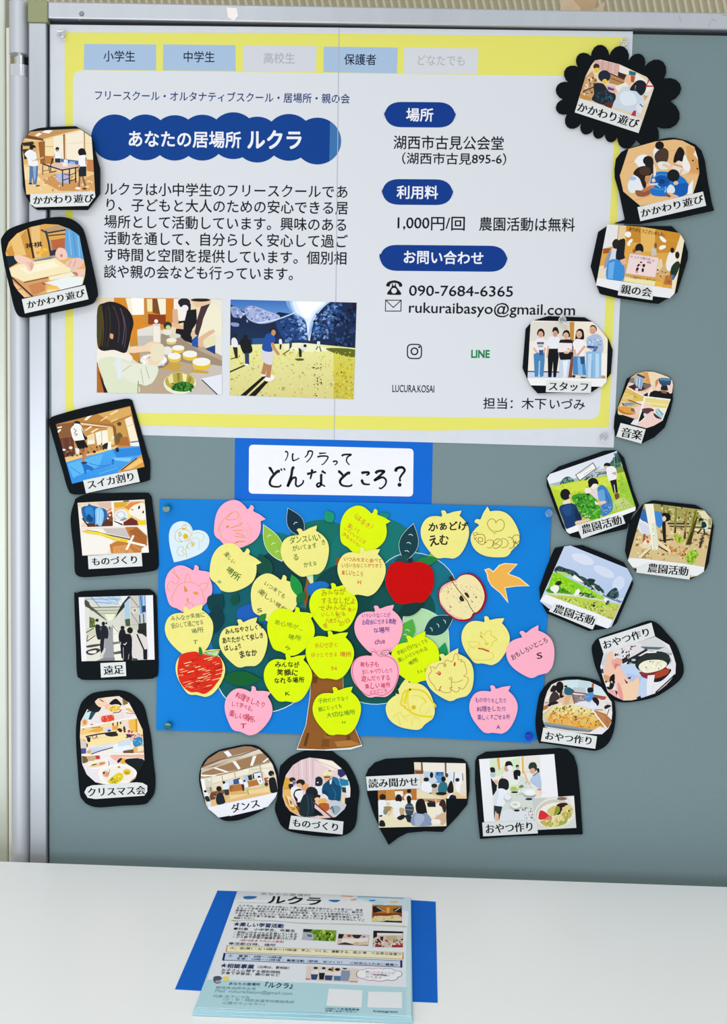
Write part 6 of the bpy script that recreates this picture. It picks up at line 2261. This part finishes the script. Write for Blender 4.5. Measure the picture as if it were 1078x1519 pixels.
apple(669, 1006, -25, LT, 5, 'pale yellow apple with a curly-haired face drawn in brown pen', crop=c9, part='pen_drawing', draw='''c #b86a3c 5 620,420 560,380 520,330 510,280 540,240 525,200 560,200 575,215 610,170 640,160 655,165 690,130 745,145 770,70 800,80 805,125 830,150
c #b86a3c 5 830,150 880,200 890,260 860,290 895,300 905,330 890,370 850,420 810,400 815,430 780,450 735,420 740,400 720,410 735,440 700,455 640,445 620,410 635,390 625,430
c #b86a3c 5 735,330 715,320 725,300 745,315 735,345 745,405
c #b86a3c 5 745,345 790,350 850,325
e #c8442c 615,262,17,20,-20
e #e8c8a0 612,258,7,8
l #a8402c 5 580,258 600,266
s #c8442c 765,155 778,150 775,190 758,180
e #c8a85a 672,180,14,20,20''')
apple(610.5, 1050, -47, LT, 2, 'pale yellow apple with a yellow crayon face, bottom middle of the blue sheet', crop=c9, part='crayon_drawing', draw='''c #e8d020 16 260,590 245,510 265,450 320,425 400,425 470,450 540,540 560,600
c #e8d41c 24 270,560 300,440 330,430
c #e8d020 18 275,590 320,640 400,680 540,690
c #e8d840 12 310,450 300,560 330,630
c #e8dc50 10 350,490 420,490 470,520 475,550
l #e8d830 10 440,500 480,545
e #d8b820 360,602,22,22
c #e8dc60 7 470,560 420,610 440,660
c #e8dc60 7 520,620 480,670
c #e8dc60 8 160,700 230,650 250,690 330,680
c #e8dc60 8 200,690 230,780
c #e8dc60 7 340,780 370,700 420,740
c #e8dc60 7 250,690 300,740''')
apple(719.7, 953, 0, LT, 1, 'pale yellow apple with a yellow crayon figure and a red stroke, right side', crop=c0, part='crayon_drawing', draw='''c #e0d040 8 300,280 290,220 320,250 355,210 395,215 390,250 420,270
c #e0d040 8 300,275 290,260 330,300 350,340
c #e0d448 9 420,280 450,295 410,320 400,360
e #e0d040 348,338,20,14
c #e4d850 7 155,320 270,320 260,360 190,370 170,340
c #e4d850 8 180,360 230,385
c #e4d850 7 180,390 175,440 200,490 300,500 400,490 415,450 380,420
c #e8dc68 7 270,330 330,390 380,370
l #b8602c 14 265,382 320,392
l #b83a2c 14 320,394 370,412''')
apple(788.7, 971.8, -26, PINK, 2, 'pink apple with black writing overlapping the right edge of the blue sheet', crop=c0, col='#1c1a24',
      lines=[('おもしろいところ', (590, 475), (955, 290), 66, '#1c1a24', .012), ('S', (845, 460), (905, 450), 84, '#1c1a24', .008)])
apple(732, 1055.6, -5, PINK, 0, 'pink apple with violet writing signed A, bottom right of the blue sheet', crop=c0, col='#5a2a8a',
      lines=[('もの作りをしたり', (232, 900), (550, 905), 54, '#5a2a8a', .01), ('料理をしたり', (250, 990), (545, 985), 54, '#4a2a8a', .012), ('楽しくすごせる所', (255, 1075), (582, 1065), 56, '#4a2a8a', .01), ('A', (442, 1170), (486, 1168), 62, '#5a2a7a')])
# red painted apple and cut apple
rd = empty('red_apple_cutout', BOARD.three(BOARD.two((607, 898), .0065), .0065), 'solid red paper apple without writing in the upper right of the tree', 'apple cut-out')
m = Ink(BOARD, 0, c3)
m.sheet(catmull([(570, 720), (600, 660), (660, 628), (720, 632), (780, 645), (840, 632), (920, 635), (990, 670), (1025, 730), (1035, 830), (1010, 930), (950, 1010), (870, 1062), (810, 1068), (765, 1050), (700, 1052), (640, 1020), (580, 930), (550, 830)], 4), .0065, .0071, mat('red_crayon_paper', '#be0505', .6, spec=.06, noise=.05, scale=90)); m.build('paper_apple', rd)
m = Ink(BOARD, 0, c3); m.sheet([(780, 640), (770, 600), (800, 592), (822, 606), (815, 636)], .0071, .0074, paper('#3a1420')); m.build('stem', rd)
ca = empty('cut_apple_cutout', BOARD.three(BOARD.two((686, 922), .0067), .0067), 'paper apple drawn cut in half with dark seeds and a crimson edge', 'apple cut-out')
m = Ink(BOARD, 0, c4)
CUT = [(240, 800), (270, 740), (330, 705), (370, 690), (400, 682), (440, 645), (500, 630), (560, 645), (620, 700), (660, 780), (668, 860), (640, 940), (600, 985), (560, 1000), (530, 1045), (460, 1060), (390, 1045), (310, 985), (250, 900)]
m.sheet(catmull(CUT, 4), .0067, .0073, mat('crimson_paper', '#92082a', .6, spec=.08, noise=.05, scale=90)); m.build('skin', ca)
k = Ink(BOARD, .00738, c4); k.win = hull([k.px(p) for p in catmull(CUT, 3)])
k.poly('#efe2a8', [(445 + (x - 450) * .93, 845 + (y - 848) * .93) for x, y in CUT], True)
k.dsl('''n #d8b0a0/#d8c488/#f6eec0/#c8907c 90 7 5 280,760 480,670 620,760 630,880 480,1020 330,960
c #e8b0b0 14 262,800 300,740 400,705
c #e8b0b0 12 265,890 340,990 450,1032
l #4a3420 6 358,700 440,810 500,880 520,930 560,985
s #33241a 425,850 445,828 470,870 460,880 440,880
s #33241a 470,808 495,805 515,840 500,848
s #c03a30 335,905 345,925 360,925 345,938
e #5a3424 540,885,7,5
e #a86a4a 575,845,9,8
e #a86a4a 330,795,6,5''')
k.build('flesh', ca)
m = Ink(BOARD, 0, c4); m.sheet([(330, 672), (345, 655), (362, 662), (380, 690), (358, 702)], .0073, .0076, paper('#3c2420')); m.build('stem', ca)
# heart and bird
ht = empty('heart_note', BOARD.three(BOARD.two((262, 834), .003), .003), 'pale heart-shaped paper note with a yellow crayon drawing', 'heart note')
m = Ink(BOARD, 0, c1); m.sheet(catmull([(160, 655), (130, 550), (110, 440), (112, 340), (150, 265), (220, 232), (290, 240), (335, 280), (355, 328), (420, 322), (490, 350), (525, 420), (505, 500), (440, 560), (330, 610), (240, 638)], 4, (0, 8)), .0034, .0039, paper('#cfe0ea')); m.build('paper_heart', ht)
k = Ink(BOARD, .00398, c1); k.dsl('''c #d8b020 5 180,340 220,310 270,310 330,350 320,410 260,440 200,440 170,400 180,340
c #d8a81c 5 240,310 265,265 290,310
c #e0c040 4 265,265 330,290 345,350
c #d8b82c 9 215,340 235,370 215,385 210,350
e #e0b424 260,310,22,10
s #e0b81c 265,360 300,370 305,400 270,415 255,390
c #d8b020 6 205,410 230,430 240,440
c #e0c850 4 300,440 340,420 400,400 420,450 410,520
c #e0c850 4 340,380 400,350 470,375 430,440
c #d8b830 5 300,600 285,550 290,490 340,440
c #d8b830 6 330,470 345,445 370,460 355,490 335,485
e #e0c030 352,468,9,14
c #d8b830 6 300,480 300,505 320,510
c #d8c050 5 260,520 240,490 200,510 195,560 230,590 270,570 240,540 265,525''')
k.build('crayon_drawing', ht)
bd = empty('bird_cutout', BOARD.three(BOARD.two((750, 896), .003), .003), 'orange flying bird cut from paper with a pale edge', 'bird cut-out')
B = [(648, 598), (690, 585), (728, 612), (780, 555), (830, 540), (945, 548), (865, 635), (960, 670), (1052, 745), (940, 748), (835, 762), (862, 900), (790, 810), (710, 745), (678, 690), (668, 635)]
m = Ink(BOARD, 0, c4); m.sheet(B, .0034, .0038, paper('#f0ddb0')); m.build('paper_bird', bd)
m = Ink(BOARD, .0039, c4)
m.poly('#f0b350', [(662, 602), (690, 594), (728, 625), (785, 563), (835, 548), (930, 555), (852, 638), (955, 678), (1030, 740), (940, 741), (826, 755), (850, 870), (796, 805), (716, 740), (686, 686), (677, 632)]); m.build('orange_colouring', bd)

# ------------------------------------------------------------------ push pins
def pin(px, py, d, m, label, r=.0058):
    q = BOARD.three(BOARD.two((px, py), d + .006), d)
    root = empty('push_pin', q, label, 'push pin', 'push pins')
    ax = Vector((0, -1, 0))
    smooth_shade(solid('pin_head', [lathe(q + ax * .0012, ax, [(r * .72, 0), (r * .62, .002), (r * .5, .004), (r * .55, .0065), (r * .98, .008), (r, .0092), (r * .9, .0104), (r * .3, .0108)], 28)], m, root))
    solid('needle', [lathe(q + ax * .002, -ax, [(.0006, 0), (.0006, .006)], 8)], chrome, root)
CLEAR = mat('clear_plastic', '#f4f6f8', .05, trans=.85, ior=1.45, spec=.6)
pin(91, 51, .0006, CLEAR, 'clear push pin in the top left corner of the poster')
pin(925, 64, .0008, CLEAR, 'clear push pin in the top right corner of the poster')
pin(894.5, 648, .0008, CLEAR, 'clear push pin in the bottom right corner of the poster')
pin(833.5, 475, .0066, CLEAR, 'clear push pin at the top of the five staff card')
TEAL = mat('teal_plastic', '#0f8a86', .08, trans=.6, ior=1.45, spec=.6)
pin(247.5, 754, .003, TEAL, 'teal push pin in the top left corner of the blue sheet')
pin(249.5, 1076, .003, TEAL, 'teal push pin in the bottom left corner of the blue sheet')
pin(813.5, 761, .003, mat('pale_blue_plastic', '#a8d4f4', .06, trans=.8, ior=1.45, spec=.6), 'pale clear push pin in the top right corner of the blue sheet')
pin(784, 1092, .003, mat('blue_plastic', '#1436c8', .15, trans=.3, ior=1.45, spec=.6), 'dark blue push pin in the bottom right corner of the blue sheet')
# ================================================================== blue paper and leaflets on the table
bp_ = empty('blue_paper', TABLE.three(TABLE.two((455, 1400)), 0), 'plain blue paper lying on the white table under the leaflets', 'paper')
m = Ink(TABLE); m.sheet([(322.5, 1321), (470, 1326), (646, 1337.5), (649, 1487), (440, 1478), (259.5, 1467)], .0001, .0006, BLUE2); m.build('paper_sheet', bp_)
CY = paper('#b6dde6', .5); LW = paper('#dfe6ee', .5)
def leaflet(i, px, d0, label, group):
    root = empty('leaflet', TABLE.three(TABLE.two((450, 1420), d0), d0), label, 'leaflet', group)
    m = Ink(TABLE); m.sheet(px, d0, d0 + .0007, CY if i else LW); m.build('paper_sheet', root)
    return root
R_ = random.Random(2)
for i in range(6, 0, -1):
    k_ = i * 1.7; w = R_.uniform(-1, 1)
    leaflet(i, [(352.5 + w * .4, 1322.5), (609 + w * .4, 1331.5), (610.3 + .25 * i + w * .4, 1507 + k_), (470, 1501 + k_ + w), (291.5 - i * 1.1, 1495 + k_)], .0008 + (6 - i) * .0011,
            'pale blue leaflet under the printed top one in the stack on the table', 'stack of leaflets')
top = leaflet(0, [(352, 1321.5), (609, 1331), (609.8, 1507), (470, 1501), (292.5, 1494.5)], .0076, 'printed club leaflet lying on top of the stack on the table', 'stack of leaflets')
D0 = .0084
m = Ink(TABLE, D0, (0, 0, 1), [(352, 1321.5), (609, 1331), (609.8, 1507), (470, 1501), (292.5, 1494.5)])
m.dsl('''g #f0f2f6 #e6ecf4 340,1310 615,1320 615,1480 290,1480
g #d0d4da #eef0f4 350,1320 612,1330 612,1340 345,1334
s #cfe2f0 500,1328 560,1336 580,1345 612,1352 612,1330 540,1328
s #bfe0e8 480,1327 530,1333 560,1342 570,1340 545,1331
p #b6dde6 308,1453 460,1458 612,1465 612,1520 280,1510
p #c4e4ea 608,1331 612,1331 612,1510 603,1510 602,1400
s #2f74b0 361,1330 370,1329 381,1330 377,1333 368,1334 362,1333
s #2f74b0 487,1335 504,1335 500,1338 493,1338
s #e8a04a 520,1334 529,1333.5 527,1335.5 521,1335.5
s #2f6ac0 548,1335 557,1335 555,1336.5 549,1336.5
s #f0c050 578,1337 590,1337 588,1339 580,1339
l #e87a4a 1.2 506,1329 523,1329.6
l #6a7a8a 1 530,1330 598,1332.6
l #c8c8d0 .7 352,1338.5 470,1342
c #d8d0b0 .9 352,1366 390,1366 430,1368 470,1370 530,1372 597,1375
c #b8c8c8 .7 355,1367 400,1365.5 450,1370 520,1370.5 597,1374''')
m.build('background_print', top)
D1 = D0 + 2.2e-4
m = Ink(TABLE, D1)
def T(t, p0, p1, h, c='#23262e', b=.0, **k): m.text(t, p0, p1, h * (.86 if h < 6 else 1), c, bold=min(b, .012) if h < 6 else b, **k)
T('あなたの居場所', (386, 1325.6), (461, 1328.3), 4.5, '#8a8f98'); T('ルクラ', (397, 1334), (479, 1337), 13, '#14161c', .03)
for t, a, b in (('　ルクラは、子どもたちが安心して過ごせる環境で自分らしさを見つけ、自信', (348, 1343), (538, 1350)), ('をもって未来を生きる力を育むことを目指したフリースクールです。親子の', (350.5, 1346.8), (538, 1353.6)),
                ('居場所です。学校に行きづらい、集団が苦手、安心できる居場所がほしいなど', (349, 1350.4), (539, 1357.4)), ('さまざまな思いをもっているお子さんが、楽しく過ごせる居場所を提供します。', (348, 1354), (539, 1361.2)),
                ('　親の会や子育て学習会、個別相談なども行っています。皆さんも安心してご', (347, 1357.6), (541, 1365)), ('相談ください。', (346.5, 1361.3), (381, 1362.6))):
    T(t, a, b, 3.9, '#3a3d46', .012)
T('★楽しい学習活動', (346.5, 1370.6), (421, 1373.6), 6.4, '#1c2f66', .03)
T('●対象　小中学生、卒業生', (346, 1377.4), (438, 1380.8), 5, '#22252e', .018)
T('・学校に行きづらさを感じている子', (345.5, 1382.4), (441, 1386), 4.3, '#22252e', .02); T('・安心できる居場所を求めている子', (344.5, 1385.8), (441, 1389.6), 4.3, '#22252e', .02)
T('・少人数で学習の基礎を学びたい子', (343.5, 1389.2), (440, 1393), 4.3, '#22252e', .02); T('1回10名までの少人数制', (355, 1394.4), (421, 1397), 3.8, '#d0564e', .01)
T('●活動日時、場所', (339, 1399.2), (409, 1402), 5.2, '#5a5d66', .01)
m.build('lettering', top)
m = Ink(TABLE, D1)
m.dsl('''p #f4efcc 337,1402.6 598,1413.2 598,1422.6 335.4,1411.8
l #c8a870 .7 337,1402.6 598,1413.2 598,1422.6 335.4,1411.8 337,1402.6
l #e08a4a 1.6 337,1402.6 335.4,1411.8
l #e08a4a 1.6 597.6,1413.2 597.4,1422.4
p #cfdcf0 332,1414 596,1425.2 596,1434.4 330,1424
l #3a4a7a .7 332,1414 596,1425.2 596,1434.4 330,1424 332,1414
l #1c2a66 3.2 333,1414.4 331,1424
l #1c2a66 3.2 595,1425.2 595,1434.4''')
o = m.build('timetable_box', top)
m = Ink(TABLE, D1 + 1.2e-4)
T('火、金(第1・3) 14時半〜17時頃', (341, 1405.8), (440, 1409.6), 4.6, '#22252e', .02); T('：学ぶ、つくる、運動する、遊ぶ 等', (440, 1409.2), (544, 1413.4), 4.6, '#22252e', .02); T('＜古見公会堂＞', (550, 1413.6), (596, 1415.6), 4.6, '#22252e', .018)
T('土　夏季：8時〜10時頃', (338, 1417.4), (418, 1420.6), 4.4, '#22356a', .02); T('冬季：10時〜12時頃', (350, 1421.8), (416, 1424.4), 4.4, '#22356a', .02)
T('：農園活動（野菜、米づくり）', (418, 1424.2), (512, 1428), 4.4, '#22356a', .02); T('＜知波山ふれあい農園＞', (518, 1428.2), (591, 1431.4), 4.4, '#22356a', .02)
m.build('lettering', o)
m = Ink(TABLE, D1)
T('★相談事業', (327, 1432), (377, 1434), 7, '#22356a', .03); T('（日時は、要相談）', (378, 1434), (433, 1436), 5, '#22252e', .012)
T('お子さんに関する個別相談', (328, 1438.6), (416, 1442), 5, '#22252e', .018); T('子育て学習会、親の会など', (327, 1443), (415, 1446.4), 5, '#22252e', .018)
T('あなたの居場所', (339, 1458.8), (386, 1460.4), 5.4, '#22406a', .014); T('『ルクラ』', (387, 1460.6), (440, 1462.6), 9, '#1c3060', .024)
T('静岡県湖西市古見', (320, 1464.6), (380, 1466.8), 5, '#8aa2aa'); T('Mail  rukuraibasyo@gmail.com', (318.5, 1469.4), (434, 1473.6), 6, '#8aa2aa')
T('代表 木下いづみ', (315.5, 1477.4), (371, 1479.4), 5.2, '#8aa2aa'); T('（小・中・特別支援学校教諭免許', (326, 1482), (437, 1486.4), 5.2, '#8aa2aa'); T('　心理カウンセラー）', (322, 1487), (398, 1490), 5.2, '#8aa2aa')
T('LINEにて友達登録後', (482, 1495.6), (533, 1497.6), 4.2, '#3a6a8a', .014); T('お申し込みください。', (482, 1499), (533, 1501), 4.2, '#3a6a8a', .014); T('Instagram', (553, 1499.4), (590, 1500.8), 5, '#3a5a8a', .012)
m.build('lettering', top)
m = Ink(TABLE, D1); m.dsl('''s #4a5a70 317,1449 326,1448 329,1452 324,1455 328,1457 322,1459 317,1456
e #c890a8 323,1456,4,2
s #f0e070 330,1450 336,1448 340,1452 334,1454
s #f0e070 334,1452 338,1454 332,1456''')
m.build('bird_mark', top)
def pic(crop, win, shapes, label=None):
    win = [tuple(map(float, a.split(','))) for a in win.split()]
    m = Ink(TABLE, D1, crop, win); m.dsl(shapes); m.build('printed_photo', top)
pic((470, 1310, 7.187), '590,230 905,240 905,422 583,408', '''p #b87830 560,220 930,220 930,440 560,440
p #1c1a20 590,250 640,245 720,290 600,320
p #1c1a20 810,280 900,250 905,320 820,310
l #e8dcc8 7 640,255 720,300
l #e8dcc8 7 830,300 890,260
p #e8b040 740,260 775,260 770,350 745,350
p #8a3a20 590,320 905,320 905,360 590,350
s #e8d8a0 585,380 640,350 750,350 860,340 905,370 905,400 583,405
n #c8a860/#f0e4c0 20 12 3 600,360 900,360 900,395 600,400
p #16181c 700,410 740,398 905,408 905,424 700,424''')
pic((330, 1310, 7.187), '862,488 1215,505 1205,622 845,602', '''p #7aa02c 840,470 1230,470 1230,640 840,640
p #1c2430 860,485 960,490 940,520 860,520
p #b8bcd0 850,520 940,530 990,560 960,604 850,602
n #c8dc50/#5a8a1c/#a0c838/#3a6a14 50 22 4 970,500 1210,510 1200,615 980,605
p #5a6a9a 900,545 950,550 950,575 905,570''')
pic((470, 1310, 7.187), '230,538 562,550 550,667 215,655', '''p #e0c8b8 200,520 580,520 580,690 200,690
p #1c1a24 230,540 290,545 270,590 225,590
p #a84a2c 320,548 370,550 360,575 325,575
p #2c2430 370,550 480,552 440,600 390,580
p #8a7a9a 480,560 520,565 500,600
p #f0ecea 270,590 440,590 540,580 545,620 380,640 260,630
p #e8b860 400,630 450,628 440,650 380,650
p #4a2a34 220,650 300,630 340,640 400,660 545,660 545,672 215,662''')
pic((470, 1310, 7.187), '602,506 920,516 916,686 590,680', '''p #d8c8b8 580,490 940,490 940,700 580,700
p #16161c 600,505 920,515 920,535 640,530 640,570 600,590
p #f2f0ec 640,535 915,540 900,556 650,555
p #2c2024 670,570 710,570 700,620 680,610
p #c8b490 740,560 850,560 850,620 740,610
n #e8e0dc/#6a2a2c/#c84a44/#2a2024 36 14 5 600,600 915,600 915,680 600,675
p #a02a30 620,660 690,655 690,682 620,682
p #a02a30 800,660 915,660 915,684 800,684''')
pic((440, 1400, 5.989), '90,193 545,222 540,343 78,318', '''p #e4d6cc 60,170 570,170 570,360 60,360
p #b07a3a 310,200 330,202 325,250 305,250
e #1c1814 168,215,20,10
e #1c1814 240,217,17,10
e #1c1814 296,228,18,10
e #1c1814 362,228,23,13
e #2a201c 428,217,19,10
p #ece8ec 135,235 195,235 195,270 130,270
p #2c4a78 125,270 190,272 175,320 130,318
p #e4e8f0 205,232 262,235 255,258 200,258
p #14161c 197,258 250,258 240,318 200,318
p #ece4e4 255,245 330,248 325,280 250,280
p #3a4a70 250,280 320,282 310,325 250,322
p #f0e8e8 335,245 390,248 385,285 330,282
p #4a78a8 330,285 390,287 385,328 330,325
p #8a98b8 400,235 470,238 475,270 460,330 385,328
p #c88a7a 78,305 120,308 120,320 78,318
p #d09a8a 470,328 540,332 540,343 470,340''')
m = Ink(TABLE, D1, (440, 1400, 5.989))
for c, e in (('#d05a7a', 0), ('#f4f6fa', 5)):
    for x, y, rx, ry in ((580, 270, 52, 40), (640, 250, 60, 34), (720, 245, 70, 30), (810, 250, 66, 34), (890, 268, 48, 30), (840, 300, 60, 28), (740, 305, 76, 28), (650, 298, 60, 28)):
        m.ellipse(c if not (c == '#d05a7a' and x > 760) else '#6a6a9a', x, y, rx - e, ry - e * .7)
m.build('speech_cloud', top)
k_ = m; m = Ink(TABLE, D1 + 1.6e-4, (440, 1400, 5.989))
T('親しいスタッフが', (610, 248), (872, 262), 22, '#7a8090', .008); T('いつでも相談に', (615, 270), (830, 281), 22, '#7a8090', .008); T('のります', (610, 293), (760, 301), 22, '#7a8090', .008)
m.build('lettering', [c for c in top.children if c.name.startswith('speech_cloud')][0])
for q in ([(285, 398), (585, 414), (575, 567), (263, 551)], [(636, 424), (936, 431), (935, 574), (627, 566)]):
    m = Ink(TABLE, D1, (440, 1400, 5.989)); m.poly('#eef1f5', q); m.build('blank_white_panel', top)
